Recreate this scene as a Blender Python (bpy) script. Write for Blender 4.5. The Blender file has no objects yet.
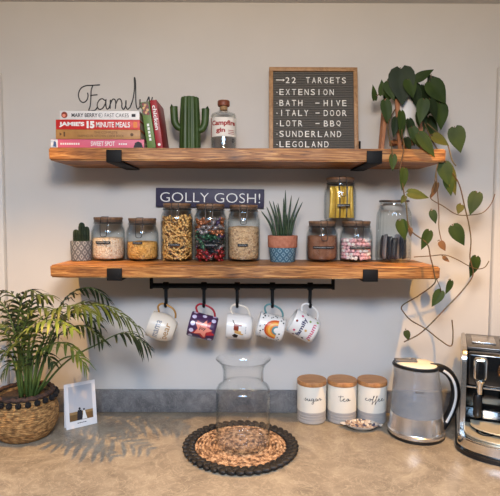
import bpy, bmesh, math, random
from mathutils import Vector, Matrix, Euler, noise as mnoise
R = random.Random(7)
PI = math.pi
scene = bpy.context.scene
COL = scene.collection

# ------------------------------------------------------------------ camera
CAM = Vector((0.0, -1.77, 0.70))
PITCH = math.atan(0.062)
CM = Matrix.Rotation(PI/2 - PITCH, 4, 'X') @ Matrix.Rotation(math.radians(0.25), 4, 'Z')
camd = bpy.data.cameras.new('camera'); cam = bpy.data.objects.new('camera', camd); COL.objects.link(cam)
cam.matrix_world = Matrix.Translation(CAM) @ CM
camd.sensor_fit = 'HORIZONTAL'; camd.sensor_width = 36.0; camd.lens = 36.0
camd.clip_start = 0.02
scene.camera = cam
F = 500.0

def ray(px, py):
    return CM.to_3x3() @ Vector(((px-250)/F, (248-py)/F, -1.0))
def PY(px, py, Y):           # measured point on the vertical plane y=Y
    d = ray(px, py); t = (Y-CAM.y)/d.y
    return CAM + d*t
def PZ(px, py, z):           # measured point on the horizontal plane z
    d = ray(px, py); t = (z-CAM.z)/d.z
    return CAM + d*t

# ------------------------------------------------------------------ mesh helpers
def new(): return bmesh.new()
def finish(name, bm, mats, parent=None, smooth=True, loc=None, auto=40):
    bm.normal_update()
    me = bpy.data.meshes.new(name)
    bm.to_mesh(me); bm.free()
    if not isinstance(mats, (list, tuple)): mats = [mats]
    for m in mats: me.materials.append(m)
    if smooth:
        for p in me.polygons: p.use_smooth = True
        if auto:
            try: me.set_sharp_from_angle(angle=math.radians(auto))
            except Exception: pass
    o = bpy.data.objects.new(name, me); COL.objects.link(o)
    if parent: o.parent = parent
    if loc is not None: o.location = loc
    return o
def thing(name, label, cat, loc=(0,0,0), rot=(0,0,0), group=None):
    o = bpy.data.objects.new(name, None); COL.objects.link(o)
    o.empty_display_size = .02
    o.location = loc; o.rotation_euler = rot
    return tag(o, label, cat, group)
def tag(o, label, cat, group=None, kind=None):
    o['label'] = label; o['category'] = cat
    if group: o['group'] = group
    if kind: o['kind'] = kind
    return o
def struct(o): o['kind'] = 'structure'; return o

def setmat(faces, mi):
    for f in faces: f.material_index = mi
def box(bm, lo, hi, bev=0.0, seg=2, M=None, mi=0):
    lo = Vector(lo); hi = Vector(hi)
    t = bmesh.new()
    bmesh.ops.create_cube(t, size=1.0)
    for v in t.verts:
        v.co = Vector((lo[i] + (v.co[i]+.5)*(hi[i]-lo[i]) for i in range(3)))
    if bev > 0:
        bmesh.ops.bevel(t, geom=list(t.edges), offset=bev, segments=seg, affect='EDGES', profile=.5)
    merge(bm, t, M, mi)
def merge(bm, t, M=None, mi=None):
    mp = {}
    for v in t.verts: mp[v] = bm.verts.new(M @ v.co if M else v.co)
    for f in t.faces:
        try: nf = bm.faces.new([mp[v] for v in f.verts])
        except ValueError: continue
        nf.material_index = f.material_index if mi is None else mi
    t.free()
def lathe(bm, prof, n=40, M=None, mi=0, sx=1, sy=1, fn=None, closed=False):
    rings = []
    for (r, z) in prof:
        if r < 1e-6:
            c = Vector((0,0,z)); rings.append([bm.verts.new(M @ c if M else c)])
        else:
            ring = []
            for k in range(n):
                a = 2*PI*k/n
                rr = r*(fn(a, z) if fn else 1)
                c = Vector((rr*math.cos(a)*sx, rr*math.sin(a)*sy, z))
                ring.append(bm.verts.new(M @ c if M else c))
            rings.append(ring)
    prs = list(zip(rings[:-1], rings[1:]))
    if closed: prs.append((rings[-1], rings[0]))
    for A, B in prs:
        if len(A) == 1 and len(B) == 1: continue
        for k in range(n):
            k2 = (k+1) % n
            if len(A) == 1: vs = [A[0], B[k2], B[k]]
            elif len(B) == 1: vs = [A[k], A[k2], B[0]]
            else: vs = [A[k], A[k2], B[k2], B[k]]
            f = bm.faces.new(vs); f.material_index = mi
def catmull(pts, n=8, closed=False):
    pts = [Vector(p) for p in pts]; out = []
    m = len(pts)
    rng = range(m) if closed else range(m-1)
    for i in rng:
        p0 = pts[(i-1) % m] if (closed or i > 0) else pts[0]*2-pts[1]
        p1 = pts[i]; p2 = pts[(i+1) % m]
        p3 = pts[(i+2) % m] if (closed or i+2 < m) else pts[-1]*2-pts[-2]
        for k in range(n):
            t = k/n
            out.append(.5*((2*p1) + (p2-p0)*t + (2*p0-5*p1+4*p2-p3)*t*t + (3*p1-p0-3*p2+p3)*t**3))
    if not closed: out.append(pts[-1])
    return out
def tube(bm, pts, rad, n=8, mi=0, M=None, closed=False, flat=1.0, cap=True):
    pts = [Vector(p) for p in pts]; m = len(pts)
    rings = []; prev = None
    for i, p in enumerate(pts):
        a = pts[(i-1) % m] if (closed or i > 0) else p
        b = pts[(i+1) % m] if (closed or i < m-1) else p
        d = (b-a)
        d = d.normalized() if d.length > 1e-9 else Vector((0,0,1))
        if prev is None:
            up = Vector((0,1,0)) if abs(d.y) < .9 else Vector((1,0,0))
            x = d.cross(up).normalized()
        else:
            x = (prev - d*prev.dot(d))
            x = x.normalized() if x.length > 1e-6 else d.orthogonal().normalized()
        prev = x; y = d.cross(x)
        r = rad(i/(m-1)) if callable(rad) else rad
        ring = []
        for k in range(n):
            an = 2*PI*k/n
            c = p + x*(r*math.cos(an)) + y*(r*flat*math.sin(an))
            ring.append(bm.verts.new(M @ c if M else c))
        rings.append(ring)
    prs = list(zip(rings[:-1], rings[1:]))
    if closed: prs.append((rings[-1], rings[0]))
    for A, B in prs:
        for k in range(n):
            f = bm.faces.new([A[k], A[(k+1)%n], B[(k+1)%n], B[k]]); f.material_index = mi
    if cap and not closed:
        f = bm.faces.new(rings[0][::-1]); f.material_index = mi
        f = bm.faces.new(rings[-1]); f.material_index = mi
def sphere(bm, c, r, sc=(1,1,1), u=12, v=8, mi=0, M=None):
    t = bmesh.new(); bmesh.ops.create_uvsphere(t, u_segments=u, v_segments=v, radius=r)
    for w in t.verts: w.co = Vector((w.co.x*sc[0]+c[0], w.co.y*sc[1]+c[1], w.co.z*sc[2]+c[2]))
    merge(bm, t, M, mi)
def prism(bm, outline, y0, y1, mi=0, M=None, bev=0):
    """outline in (x,z), extruded from y0 to y1"""
    t = bmesh.new()
    a = [t.verts.new((x, y0, z)) for x, z in outline]; b = [t.verts.new((x, y1, z)) for x, z in outline]
    n = len(a)
    t.faces.new(a); t.faces.new(b[::-1])
    for k in range(n): t.faces.new([a[k], b[k], b[(k+1)%n], a[(k+1)%n]])
    bmesh.ops.recalc_face_normals(t, faces=t.faces)
    if bev: bmesh.ops.bevel(t, geom=[e for e in t.edges if abs(e.verts[0].co.y-e.verts[1].co.y) < 1e-7], offset=bev, segments=2, affect='EDGES')
    merge(bm, t, M, mi)
def blob(bm, outline, fn, mi=0, rings=4):
    """star-convex 2-D outline laid on a surface through fn(u,v)"""
    n = len(outline)
    cu = sum(p[0] for p in outline)/n; cv = sum(p[1] for p in outline)/n
    # densify
    dense = []
    for i in range(n):
        a, b = outline[i], outline[(i+1)%n]
        k = max(1, int(math.hypot(a[0]-b[0], a[1]-b[1])/.006))
        for j in range(k): dense.append((a[0]+(b[0]-a[0])*j/k, a[1]+(b[1]-a[1])*j/k))
    c = bm.verts.new(fn(cu, cv)); prev = None; m = len(dense)
    for r in range(1, rings+1):
        t = r/rings
        ring = [bm.verts.new(fn(cu+(u-cu)*t, cv+(v-cv)*t)) for u, v in dense]
        for k in range(m):
            k2 = (k+1) % m
            vs = [c, ring[k], ring[k2]] if prev is None else [prev[k], ring[k], ring[k2], prev[k2]]
            f = bm.faces.new(vs); f.material_index = mi
        prev = ring
def circ(cu, cv, r, n=10, ry=None):
    return [(cu+r*math.cos(2*PI*k/n), cv+(ry or r)*math.sin(2*PI*k/n)) for k in range(n)]
_tc = {}
def text_raw(body, bold=0.0, spacing=1.0, shear=0.0):
    key = (body, bold, spacing, shear)
    if key in _tc: return _tc[key]
    cu = bpy.data.curves.new('txt', 'FONT'); cu.body = body; cu.size = 1; cu.offset = bold
    cu.space_character = spacing; cu.shear = shear; cu.resolution_u = 4
    o = bpy.data.objects.new('txt', cu); COL.objects.link(o)
    dg = bpy.context.evaluated_depsgraph_get(); dg.update()
    me = bpy.data.meshes.new_from_object(o.evaluated_get(dg))
    vs = [tuple(v.co[:2]) for v in me.vertices]; fs = [tuple(p.vertices) for p in me.polygons]
    bpy.data.objects.remove(o); bpy.data.curves.remove(cu); bpy.data.meshes.remove(me)
    _tc[key] = (vs, fs); return vs, fs
def text(bm, body, fn, u0, v0, w=None, h=None, mi=0, bold=0.0, spacing=1.0, thick=0.0, shear=0.0, center=False):
    """fits the word to the box that starts at (u0,v0) and is w wide / h tall, laid through fn(u,v)"""
    vs, fs = text_raw(body, bold, spacing, shear)
    if not vs: return
    xs = [v[0] for v in vs]; ys = [v[1] for v in vs]
    x0, x1, y0, y1 = min(xs), max(xs), min(ys), max(ys)
    sx = w/(x1-x0) if w else None; sy = h/(y1-y0) if h else None
    if sx is None: sx = sy
    if sy is None: sy = sx
    off = -(x1-x0)*sx/2 if center else 0
    vv = [bm.verts.new(fn(u0+off+(x-x0)*sx, v0+(y-y0)*sy)) for x, y in vs]
    top = []
    for f in fs:
        try: nf = bm.faces.new([vv[i] for i in f]); nf.material_index = mi; top.append(nf)
        except ValueError: pass
    if thick:
        r = bmesh.ops.extrude_face_region(bm, geom=top)
        bm.normal_update()
        for g in r['geom']:
            if isinstance(g, bmesh.types.BMVert): g.co += Vector((0, thick, 0))
def flat(x=0, y=0, z=0):
    return lambda u, v: Vector((x+u, y, z+v))
def cyl(Rr, y=0, z=0, eps=.0004):
    return lambda u, v: Vector(((Rr+eps)*math.sin(u/Rr), -(Rr+eps)*math.cos(u/Rr), z+v))

# ------------------------------------------------------------------ materials
MATS = {}
def C(r, g, b): return (r, g, b, 1)
def S(r, g, b):    # sRGB 0-255 -> linear
    f = lambda c: (c/255/12.92) if c/255 <= .04045 else ((c/255+.055)/1.055)**2.4
    return (f(r), f(g), f(b), 1)
def mat(name, col, rough=.5, metal=0.0, col2=None, nscale=20, stretch=(1,1,1), detail=4, lo=.35, hi=.65,
        bump=0.0, bscale=None, spec=.5, coat=0.0, sss=0.0, trans=0.0, kind='noise', col3=None):
    m = bpy.data.materials.new(name); m.use_nodes = True
    nt = m.node_tree; b = nt.nodes['Principled BSDF']
    b.inputs['Base Color'].default_value = col; b.inputs['Roughness'].default_value = rough
    b.inputs['Metallic'].default_value = metal; b.inputs['Specular IOR Level'].default_value = spec
    b.inputs['Coat Weight'].default_value = coat; b.inputs['Transmission Weight'].default_value = trans
    if col2 is not None or bump:
        tc = nt.nodes.new('ShaderNodeTexCoord'); mp = nt.nodes.new('ShaderNodeMapping')
        mp.inputs['Scale'].default_value = stretch
        nt.links.new(tc.outputs['Object'], mp.inputs['Vector'])
        if kind == 'voronoi':
            n = nt.nodes.new('ShaderNodeTexVoronoi'); n.inputs['Scale'].default_value = nscale
            fac = n.outputs['Color']; bf = n.outputs['Distance']
        else:
            n = nt.nodes.new('ShaderNodeTexNoise'); n.inputs['Scale'].default_value = nscale
            n.inputs['Detail'].default_value = detail
            fac = n.outputs['Fac']; bf = n.outputs['Fac']
        nt.links.new(mp.outputs['Vector'], n.inputs['Vector'])
        if col2 is not None:
            rp = nt.nodes.new('ShaderNodeValToRGB')
            rp.color_ramp.elements[0].position = lo; rp.color_ramp.elements[0].color = col
            rp.color_ramp.elements[1].position = hi; rp.color_ramp.elements[1].color = col2
            if col3 is not None:
                e = rp.color_ramp.elements.new((lo+hi)/2); e.color = col3
            nt.links.new(fac, rp.inputs['Fac']); nt.links.new(rp.outputs['Color'], b.inputs['Base Color'])
        if bump:
            if bscale:
                n2 = nt.nodes.new('ShaderNodeTexNoise'); n2.inputs['Scale'].default_value = bscale
                n2.inputs['Detail'].default_value = 5
                nt.links.new(mp.outputs['Vector'], n2.inputs['Vector']); bf = n2.outputs['Fac']
            bp = nt.nodes.new('ShaderNodeBump'); bp.inputs['Strength'].default_value = bump
            bp.inputs['Distance'].default_value = .004
            if kind == 'voronoi' and not bscale: bp.invert = True
            nt.links.new(bf, bp.inputs['Height']); nt.links.new(bp.outputs['Normal'], b.inputs['Normal'])
    MATS[name] = m
    return m
def glass(name, tint=(.97,.985,.98,1), edge=(.66,.7,.7,1), refl=.9, blend=.5, power=2.5, haze=0.0):
    """thin clear glass: see-through, mirror-like towards grazing, darker where one looks along the wall"""
    m = bpy.data.materials.new(name); m.use_nodes = True; nt = m.node_tree
    for n in list(nt.nodes): nt.nodes.remove(n)
    out = nt.nodes.new('ShaderNodeOutputMaterial'); tr = nt.nodes.new('ShaderNodeBsdfTransparent')
    gl = nt.nodes.new('ShaderNodeBsdfGlossy'); gl.inputs['Roughness'].default_value = .03
    gl.inputs['Color'].default_value = (refl, refl, refl, 1)
    lw = nt.nodes.new('ShaderNodeLayerWeight'); lw.inputs['Blend'].default_value = blend
    mixc = nt.nodes.new('ShaderNodeMix'); mixc.data_type = 'RGBA'
    mixc.inputs['A'].default_value = tint; mixc.inputs['B'].default_value = edge
    pw = nt.nodes.new('ShaderNodeMath'); pw.operation = 'POWER'; pw.inputs[1].default_value = power
    nt.links.new(lw.outputs['Facing'], pw.inputs[0]); nt.links.new(pw.outputs[0], mixc.inputs['Factor'])
    nt.links.new(mixc.outputs['Result'], tr.inputs['Color'])
    lf = nt.nodes.new('ShaderNodeLayerWeight'); lf.inputs['Blend'].default_value = .5
    p5 = nt.nodes.new('ShaderNodeMath'); p5.operation = 'POWER'; p5.inputs[1].default_value = 5
    fr = nt.nodes.new('ShaderNodeMath'); fr.operation = 'MULTIPLY_ADD'; fr.inputs[1].default_value = .75; fr.inputs[2].default_value = .03
    nt.links.new(lf.outputs['Facing'], p5.inputs[0]); nt.links.new(p5.outputs[0], fr.inputs[0])
    mx = nt.nodes.new('ShaderNodeMixShader')
    nt.links.new(fr.outputs[0], mx.inputs['Fac']); nt.links.new(tr.outputs[0], mx.inputs[1]); nt.links.new(gl.outputs[0], mx.inputs[2])
    last = mx.outputs[0]
    if haze:      # chalky film on the glass
        df = nt.nodes.new('ShaderNodeBsdfDiffuse'); df.inputs['Color'].default_value = (.62,.63,.65,1)
        m2 = nt.nodes.new('ShaderNodeMixShader'); m2.inputs['Fac'].default_value = haze
        nt.links.new(last, m2.inputs[1]); nt.links.new(df.outputs[0], m2.inputs[2]); last = m2.outputs[0]
    nt.links.new(last, out.inputs['Surface'])
    MATS[name] = m; return m
def lattice(name, ca, cb, n_around, pz, rough=.6, width=.2):
    """diamond lattice round a pot: angle and height drive it"""
    m = bpy.data.materials.new(name); m.use_nodes = True; nt = m.node_tree; b = nt.nodes['Principled BSDF']
    b.inputs['Roughness'].default_value = rough
    tc = nt.nodes.new('ShaderNodeTexCoord'); sp = nt.nodes.new('ShaderNodeSeparateXYZ')
    nt.links.new(tc.outputs['Object'], sp.inputs[0])
    def mth(op, a, bb=None):
        k = nt.nodes.new('ShaderNodeMath'); k.operation = op
        for i, v in enumerate((a, bb)):
            if v is None: continue
            if isinstance(v, (int, float)): k.inputs[i].default_value = v
            else: nt.links.new(v, k.inputs[i])
        return k.outputs[0]
    ang = mth('ARCTAN2', sp.outputs['X'], mth('MULTIPLY', sp.outputs['Y'], -1))
    u = mth('MULTIPLY', ang, n_around/(2*PI)); w = mth('DIVIDE', sp.outputs['Z'], pz)
    a = mth('ABSOLUTE', mth('SUBTRACT', mth('FRACT', mth('ADD', u, 50)), .5))
    c = mth('ABSOLUTE', mth('SUBTRACT', mth('FRACT', mth('ADD', w, 50)), .5))
    d = mth('ADD', a, c)                      # 0..1 diamonds
    e = mth('ABSOLUTE', mth('SUBTRACT', mth('FRACT', mth('MULTIPLY', d, 2)), .5))
    mask = mth('LESS_THAN', e, width)
    mx = nt.nodes.new('ShaderNodeMix'); mx.data_type = 'RGBA'
    mx.inputs['A'].default_value = ca; mx.inputs['B'].default_value = cb
    nt.links.new(mask, mx.inputs['Factor']); nt.links.new(mx.outputs['Result'], b.inputs['Base Color'])
    MATS[name] = m; return m

m_wall = mat('wall_paint', C(.64,.605,.56), .85, col2=C(.61,.575,.53), nscale=3, bump=.04, bscale=180)
m_ceil = mat('ceiling_paint', C(.6,.57,.53), .9)
m_white = mat('white_paint', C(.66,.64,.6), .5)
m_floor = mat('floor_boards', C(.28,.2,.13), .5, col2=C(.2,.14,.09), nscale=4, stretch=(1,8,1))
def stone(name, c1, c2, c3, cv, rough, sc):
    m = bpy.data.materials.new(name); m.use_nodes = True; nt = m.node_tree; b = nt.nodes['Principled BSDF']
    b.inputs['Roughness'].default_value = rough; b.inputs['Specular IOR Level'].default_value = .4
    tc = nt.nodes.new('ShaderNodeTexCoord')
    def ns(scale, detail, dist):
        n = nt.nodes.new('ShaderNodeTexNoise'); n.inputs['Scale'].default_value = scale; n.inputs['Detail'].default_value = detail
        n.inputs['Distortion'].default_value = dist; n.inputs['Roughness'].default_value = .62
        nt.links.new(tc.outputs['Object'], n.inputs['Vector']); return n.outputs['Fac']
    rp = nt.nodes.new('ShaderNodeValToRGB'); e = rp.color_ramp.elements
    e[0].position = .3; e[0].color = c1; e[1].position = .7; e[1].color = c3; k = e.new(.5); k.color = c2
    nt.links.new(ns(sc, 12, 1.2), rp.inputs[0])
    def vein(scale, dist, width):
        a = nt.nodes.new('ShaderNodeMath'); a.operation = 'SUBTRACT'; a.inputs[1].default_value = .5
        nt.links.new(ns(scale, 5, dist), a.inputs[0])
        c = nt.nodes.new('ShaderNodeMath'); c.operation = 'ABSOLUTE'; nt.links.new(a.outputs[0], c.inputs[0])
        r = nt.nodes.new('ShaderNodeMapRange'); r.inputs['From Min'].default_value = 0; r.inputs['From Max'].default_value = width
        r.inputs['To Min'].default_value = .5; r.inputs['To Max'].default_value = 0
        nt.links.new(c.outputs[0], r.inputs['Value']); return r.outputs[0]
    last = rp.outputs['Color']
    for args in ((sc*1.1, 2.2, .022), (sc*2.3, 1.6, .02)):
        mx = nt.nodes.new('ShaderNodeMix'); mx.data_type = 'RGBA'; nt.links.new(vein(*args), mx.inputs['Factor'])
        nt.links.new(last, mx.inputs['A']); mx.inputs['B'].default_value = cv; last = mx.outputs['Result']
    nt.links.new(last, b.inputs['Base Color'])
    MATS[name] = m; return m
m_top = stone('stone_worktop', S(116,106,92), S(142,130,113), S(164,152,132), S(184,172,150), .36, 9)
m_ups = stone('stone_upstand', S(84,83,84), S(108,106,106), S(132,130,128), S(146,144,142), .4, 14)
def wood(name, c1, c2, c3, rough=.5, sc=7, axis=(1,9,14), knots=True):
    m = bpy.data.materials.new(name); m.use_nodes = True; nt = m.node_tree; b = nt.nodes['Principled BSDF']
    b.inputs['Roughness'].default_value = rough
    tc = nt.nodes.new('ShaderNodeTexCoord'); mp = nt.nodes.new('ShaderNodeMapping'); mp.inputs['Scale'].default_value = axis
    nt.links.new(tc.outputs['Object'], mp.inputs[0])
    n = nt.nodes.new('ShaderNodeTexNoise'); n.inputs['Scale'].default_value = sc; n.inputs['Detail'].default_value = 6
    n.inputs['Roughness'].default_value = .65; n.inputs['Distortion'].default_value = 1.2
    nt.links.new(mp.outputs[0], n.inputs['Vector'])
    rp = nt.nodes.new('ShaderNodeValToRGB'); e = rp.color_ramp.elements
    e[0].position = .3; e[0].color = c1; e[1].position = .68; e[1].color = c3
    k = e.new(.48); k.color = c2
    nt.links.new(n.outputs['Fac'], rp.inputs[0])
    last = rp.outputs['Color']
    if knots:
        v = nt.nodes.new('ShaderNodeTexNoise'); v.inputs['Scale'].default_value = 5; v.inputs['Detail'].default_value = 2
        mp2 = nt.nodes.new('ShaderNodeMapping'); mp2.inputs['Scale'].default_value = (1,2,3)
        nt.links.new(tc.outputs['Object'], mp2.inputs[0]); nt.links.new(mp2.outputs[0], v.inputs['Vector'])
        r2 = nt.nodes.new('ShaderNodeValToRGB'); r2.color_ramp.elements[0].position = .26; r2.color_ramp.elements[0].color = (.35,.28,.22,1)
        r2.color_ramp.elements[1].position = .42; r2.color_ramp.elements[1].color = (1,1,1,1)
        nt.links.new(v.outputs['Fac'], r2.inputs[0])
        mx = nt.nodes.new('ShaderNodeMix'); mx.data_type = 'RGBA'; mx.blend_type = 'MULTIPLY'; mx.inputs['Factor'].default_value = 1
        nt.links.new(last, mx.inputs['A']); nt.links.new(r2.outputs['Color'], mx.inputs['B']); last = mx.outputs['Result']
    nt.links.new(last, b.inputs['Base Color'])
    bp = nt.nodes.new('ShaderNodeBump'); bp.inputs['Strength'].default_value = .25; bp.inputs['Distance'].default_value = .003
    nt.links.new(n.outputs['Fac'], bp.inputs['Height']); nt.links.new(bp.outputs[0], b.inputs['Normal'])
    MATS[name] = m; return m
m_shelf = wood('rustic_pine', S(70,40,16), S(150,96,46), S(204,150,88), .5, 8, (1,7,16))
m_lidwood = wood('lid_wood', S(88,62,42), S(124,90,62), S(150,114,82), .5, 30, (1,6,1), False)
m_bamboo = wood('bamboo_lid', S(160,106,62), S(184,128,78), S(200,146,94), .5, 14, (1,7,1), False)
m_frame = wood('oak_frame', S(136,100,66), S(164,124,84), S(184,144,102), .55, 12, (3,3,3), False)
m_stand = wood('stand_wood', S(138,84,48), S(160,102,60), S(178,118,72), .5, 14, (6,6,1), False)
m_black = mat('black_steel', S(16,16,17), .6, spec=.2)
m_wire = mat('black_wire', S(22,21,22), .5)
m_steelw = mat('steel_wire', S(74,68,64), .4, .8)
m_glass = glass('clear_glass', (.99,.995,.99,1), (.70,.73,.72,1))
m_vaseg = glass('vase_glass', (.997,.999,.998,1), (.46,.53,.55,1), power=4.5)
m_kglass = glass('kettle_glass', (.93,.95,.97,1), (.6,.63,.66,1), haze=.16)
m_water = glass('kettle_water', (.80,.84,.88,1), (.6,.64,.68,1), haze=.10)
m_seal = mat('rubber_seal', S(96,78,64), .5)
m_tape = mat('black_label_tape', S(18,18,20), .4)
m_ink = mat('white_ink', S(232,230,224), .6)
m_dark = mat('dark_ink', S(30,28,34), .6)
m_paper = mat('page_paper', S(214,202,180), .9, col2=S(190,176,150), nscale=300, stretch=(.02,.02,1))
m_green = mat('cactus_glaze', S(46,68,26), .5, col2=S(58,82,34), nscale=12)

# ------------------------------------------------------------------ the room
def plane_obj(name, lo, hi, m):
    bm = new(); box(bm, lo, hi); return struct(finish(name, bm, m, smooth=False))
CEIL = 1.436; FLOOR = -.91
plane_obj('wall_back', (-2.4, 0, FLOOR), (2.4, .12, CEIL), m_wall)
plane_obj('wall_left', (-2.52, -4.2, FLOOR), (-2.4, .12, CEIL), m_wall)
plane_obj('wall_right', (2.4, -4.2, FLOOR), (2.52, .12, CEIL), m_wall)
plane_obj('ceiling', (-2.52, -4.2, CEIL), (2.52, .12, CEIL+.1), m_ceil)
plane_obj('floor', (-2.52, -4.2, FLOOR-.1), (2.52, .12, FLOOR), m_floor)
# slim boxing / door casing at either end of the wall
pl = PY(2.5, 180, -.02); pt = PY(1, 72, -.02)
bm = new(); box(bm, (pl.x-.35, -.024, 0), (pl.x, 0, pt.z), .003, 2)
struct(finish('trim_left', bm, m_white))
pr = PY(497.6, 120, -.02); pt = PY(497, 66, -.02)
bm = new(); box(bm, (pr.x, -.024, 0), (pr.x+.35, 0, pt.z), .006, 3)
struct(finish('trim_right', bm, m_wall))

# worktop
wt = thing('worktop', 'mottled beige stone kitchen worktop running along the wall', 'worktop', (0, 0, 0))
bm = new(); box(bm, (-2.39, -.625, -.04), (2.39, -.0005, 0), .004, 2); finish('slab', bm, m_top, wt)
bm = new(); box(bm, (-2.39, -.02, .0004), (2.39, -.0006, .079), .002, 2)
u_ = finish('upstand', bm, m_ups, wt); u_['label'] = 'grey stone upstand along the foot of the wall'
bm = new(); box(bm, (-2.39, -.57, FLOOR+.12), (2.39, -.01, -.0405), .003, 2)
cb = finish('base_cabinet', bm, m_white); tag(cb, 'white base cabinet run below the beige worktop', 'cabinet'); cb['kind'] = 'structure'
bm = new(); box(bm, (-2.39, -.52, FLOOR), (2.39, -.01, FLOOR+.1195)); pk = finish('baseboard_back', bm, m_white); struct(pk)

# ------------------------------------------------------------------ shelves
Z1 = .908; Z2 = .550; SD = .24; ST = .039
def shelf(zt, xl, xr, label, seed):
    t = bmesh.new()
    nx, ny, nz = 90, 8, 4
    L = xr-xl
    bmesh.ops.create_cube(t, size=1.0)
    for v in t.verts: v.co = Vector((v.co.x*L, v.co.y*(SD-.0005), v.co.z*ST))
    bmesh.ops.bevel(t, geom=list(t.edges), offset=.004, segments=3, affect='EDGES')
    xe = [e for e in t.edges if abs(e.verts[0].co.x-e.verts[1].co.x) > L*.8]
    bmesh.ops.subdivide_edges(t, edges=xe, cuts=nx, use_grid_fill=True)
    for v in t.verts:
        q = Vector((v.co.x*9+seed, v.co.y*12, v.co.z*30))
        n1 = mnoise.noise(q); n2 = mnoise.noise(q*2.3+Vector((5,1,2)))
        if v.co.y < -SD*.45:
            v.co.y += .0035*n1+.002*n2-.001
        if v.co.z > 0: pass
        else: v.co.z += .0012*n2
    o = finish('wooden_shelf', t, m_shelf, None, True, ((xl+xr)/2, -SD/2-.0006, zt-ST/2))
    return tag(o, label, 'shelf', 'rustic wooden shelves on the wall')
a = PY(48.5, 150, -SD).x; b = PY(446, 150, -SD).x
shelf(Z1, a, b, 'upper thick rustic wooden shelf with books, cactus vase and letter board on it', 1.3)
a2 = PY(50, 270, -SD).x; b2 = PY(440, 270, -SD).x
shelf(Z2, a2, b2, 'lower thick rustic wooden shelf lined with storage jars, rail beneath', 8.1)

def bracket(px, zt, label, w=.046):
    x = PY(px, 155 if zt == Z1 else 275, -SD).x
    t = thing('shelf_bracket', label, 'bracket', (x, 0, zt-ST), group='black steel shelf brackets')
    th = .005
    bm = new(); box(bm, (-w/2, -SD-.013, -th-.0018), (w/2, -.0062, -.0018), .001); finish('arm', bm, m_black, t)
    bm = new(); box(bm, (-w/2, -SD-.0145, -th-.0018), (w/2, -SD-.0085, ST-.008), .0012); finish('front_lip', bm, m_black, t)
    bm = new(); box(bm, (-.012, -.006, -.0018-th), (.012, -.0003, ST+.058), .001); finish('wall_plate', bm, m_black, t)
    for zz in (ST+.018,):
        bm = new(); lathe(bm, [(0,0),(.004,0),(.0035,.0015),(0,.002)], 12, Matrix.Translation((0,-.006,zz)) @ Matrix.Rotation(PI/2,4,'X')); finish('screw', bm, m_steelw, t)
bracket(115, Z1, 'black steel bracket under the upper shelf below the stacked books')
bracket(373.5, Z1, 'black steel bracket under the upper shelf beside the letter board')
bracket(115.5, Z2, 'black steel bracket under the lower shelf in front of the rice jar')
bracket(369.5, Z2, 'black steel bracket under the lower shelf in front of the marshmallow jar')

# ------------------------------------------------------------------ mug rail, hooks, mugs
RY = -.125
rl = PY(151.5, 285, RY); rr = PY(333, 287, RY); RZ = PY(242, 286, RY).z
rail = thing('mug_rail', 'black metal rail fixed beneath the lower shelf carrying five hooks', 'rail', ((rl.x+rr.x)/2, RY, RZ))
hl = (rr.x-rl.x)/2
bm = new(); tube(bm, [(-hl,0,0),(hl,0,0)], .0085, 16); finish('bar', bm, m_black, rail)
for s in (-1, 1):
    bm = new(); box(bm, (s*hl-.0045, -.010, -.010), (s*hl+.0045, .010, Z2-ST-RZ-.0035), .0012)
    finish('end_bracket', bm, m_black, rail)
    bm = new(); box(bm, (s*hl-.014, -.010, Z2-ST-RZ-.0032), (s*hl+.014, .010, Z2-ST-RZ-.0016), .0005)
    finish('fixing_plate', bm, m_black, rail)
HOOKX = [PY(p, 300, RY).x for p in (166, 204, 237.2, 272.4, 310)]
HOOKB = .404
def hook_proto():
    t = thing('mug_hook', '', 'hook')
    bm = new()
    ring = [(0, .0118*math.cos(a), .0118*math.sin(a)) for a in [2*PI*k/20 for k in range(20)]]
    # sleeve over the rail
    lathe(bm, [(.0088,-.009),(.0125,-.009),(.013,-.007),(.013,.007),(.0125,.009),(.0088,.009)], 20, Matrix.Rotation(PI/2,4,'Y'), closed=True)
    finish('sleeve', bm, m_black, t)
    bm = new()
    dz = HOOKB-RZ
    pts = [(0,0,-.0125),(0,0,-.030),(0,.001,dz+.016),(0,-.001,dz+.005),(0,-.007,dz),(0,-.014,dz+.004),(0,-.017,dz+.012)]
    tube(bm, catmull(pts, 6), lambda q: .0058-.0012*q, 10)
    finish('hook_stem', bm, m_black, t)
    return t
HL = ['black hook holding the cream gold-handled mug', 'black hook holding the purple spotted star mug', 'black hook holding the dachshund mug',
      'black hook holding the rainbow mug', 'black hook holding the colour-spotted lettered mug']
def dup(root, loc, label, rot=None, name=None):
    r = root.copy(); COL.objects.link(r); r.location = loc
    if rot is not None: r.rotation_euler = rot
    r['label'] = label
    for ch in root.children:
        c = ch.copy(); COL.objects.link(c); c.parent = r
        for g in ch.children:
            d = g.copy(); COL.objects.link(d); d.parent = c
    return r
h0 = hook_proto(); h0.location = (HOOKX[0], RY, RZ); h0['label'] = HL[0]; h0['group'] = 'black hooks along the mug rail'
for i in range(1, 5): dup(h0, (HOOKX[i], RY, RZ), HL[i])

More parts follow.
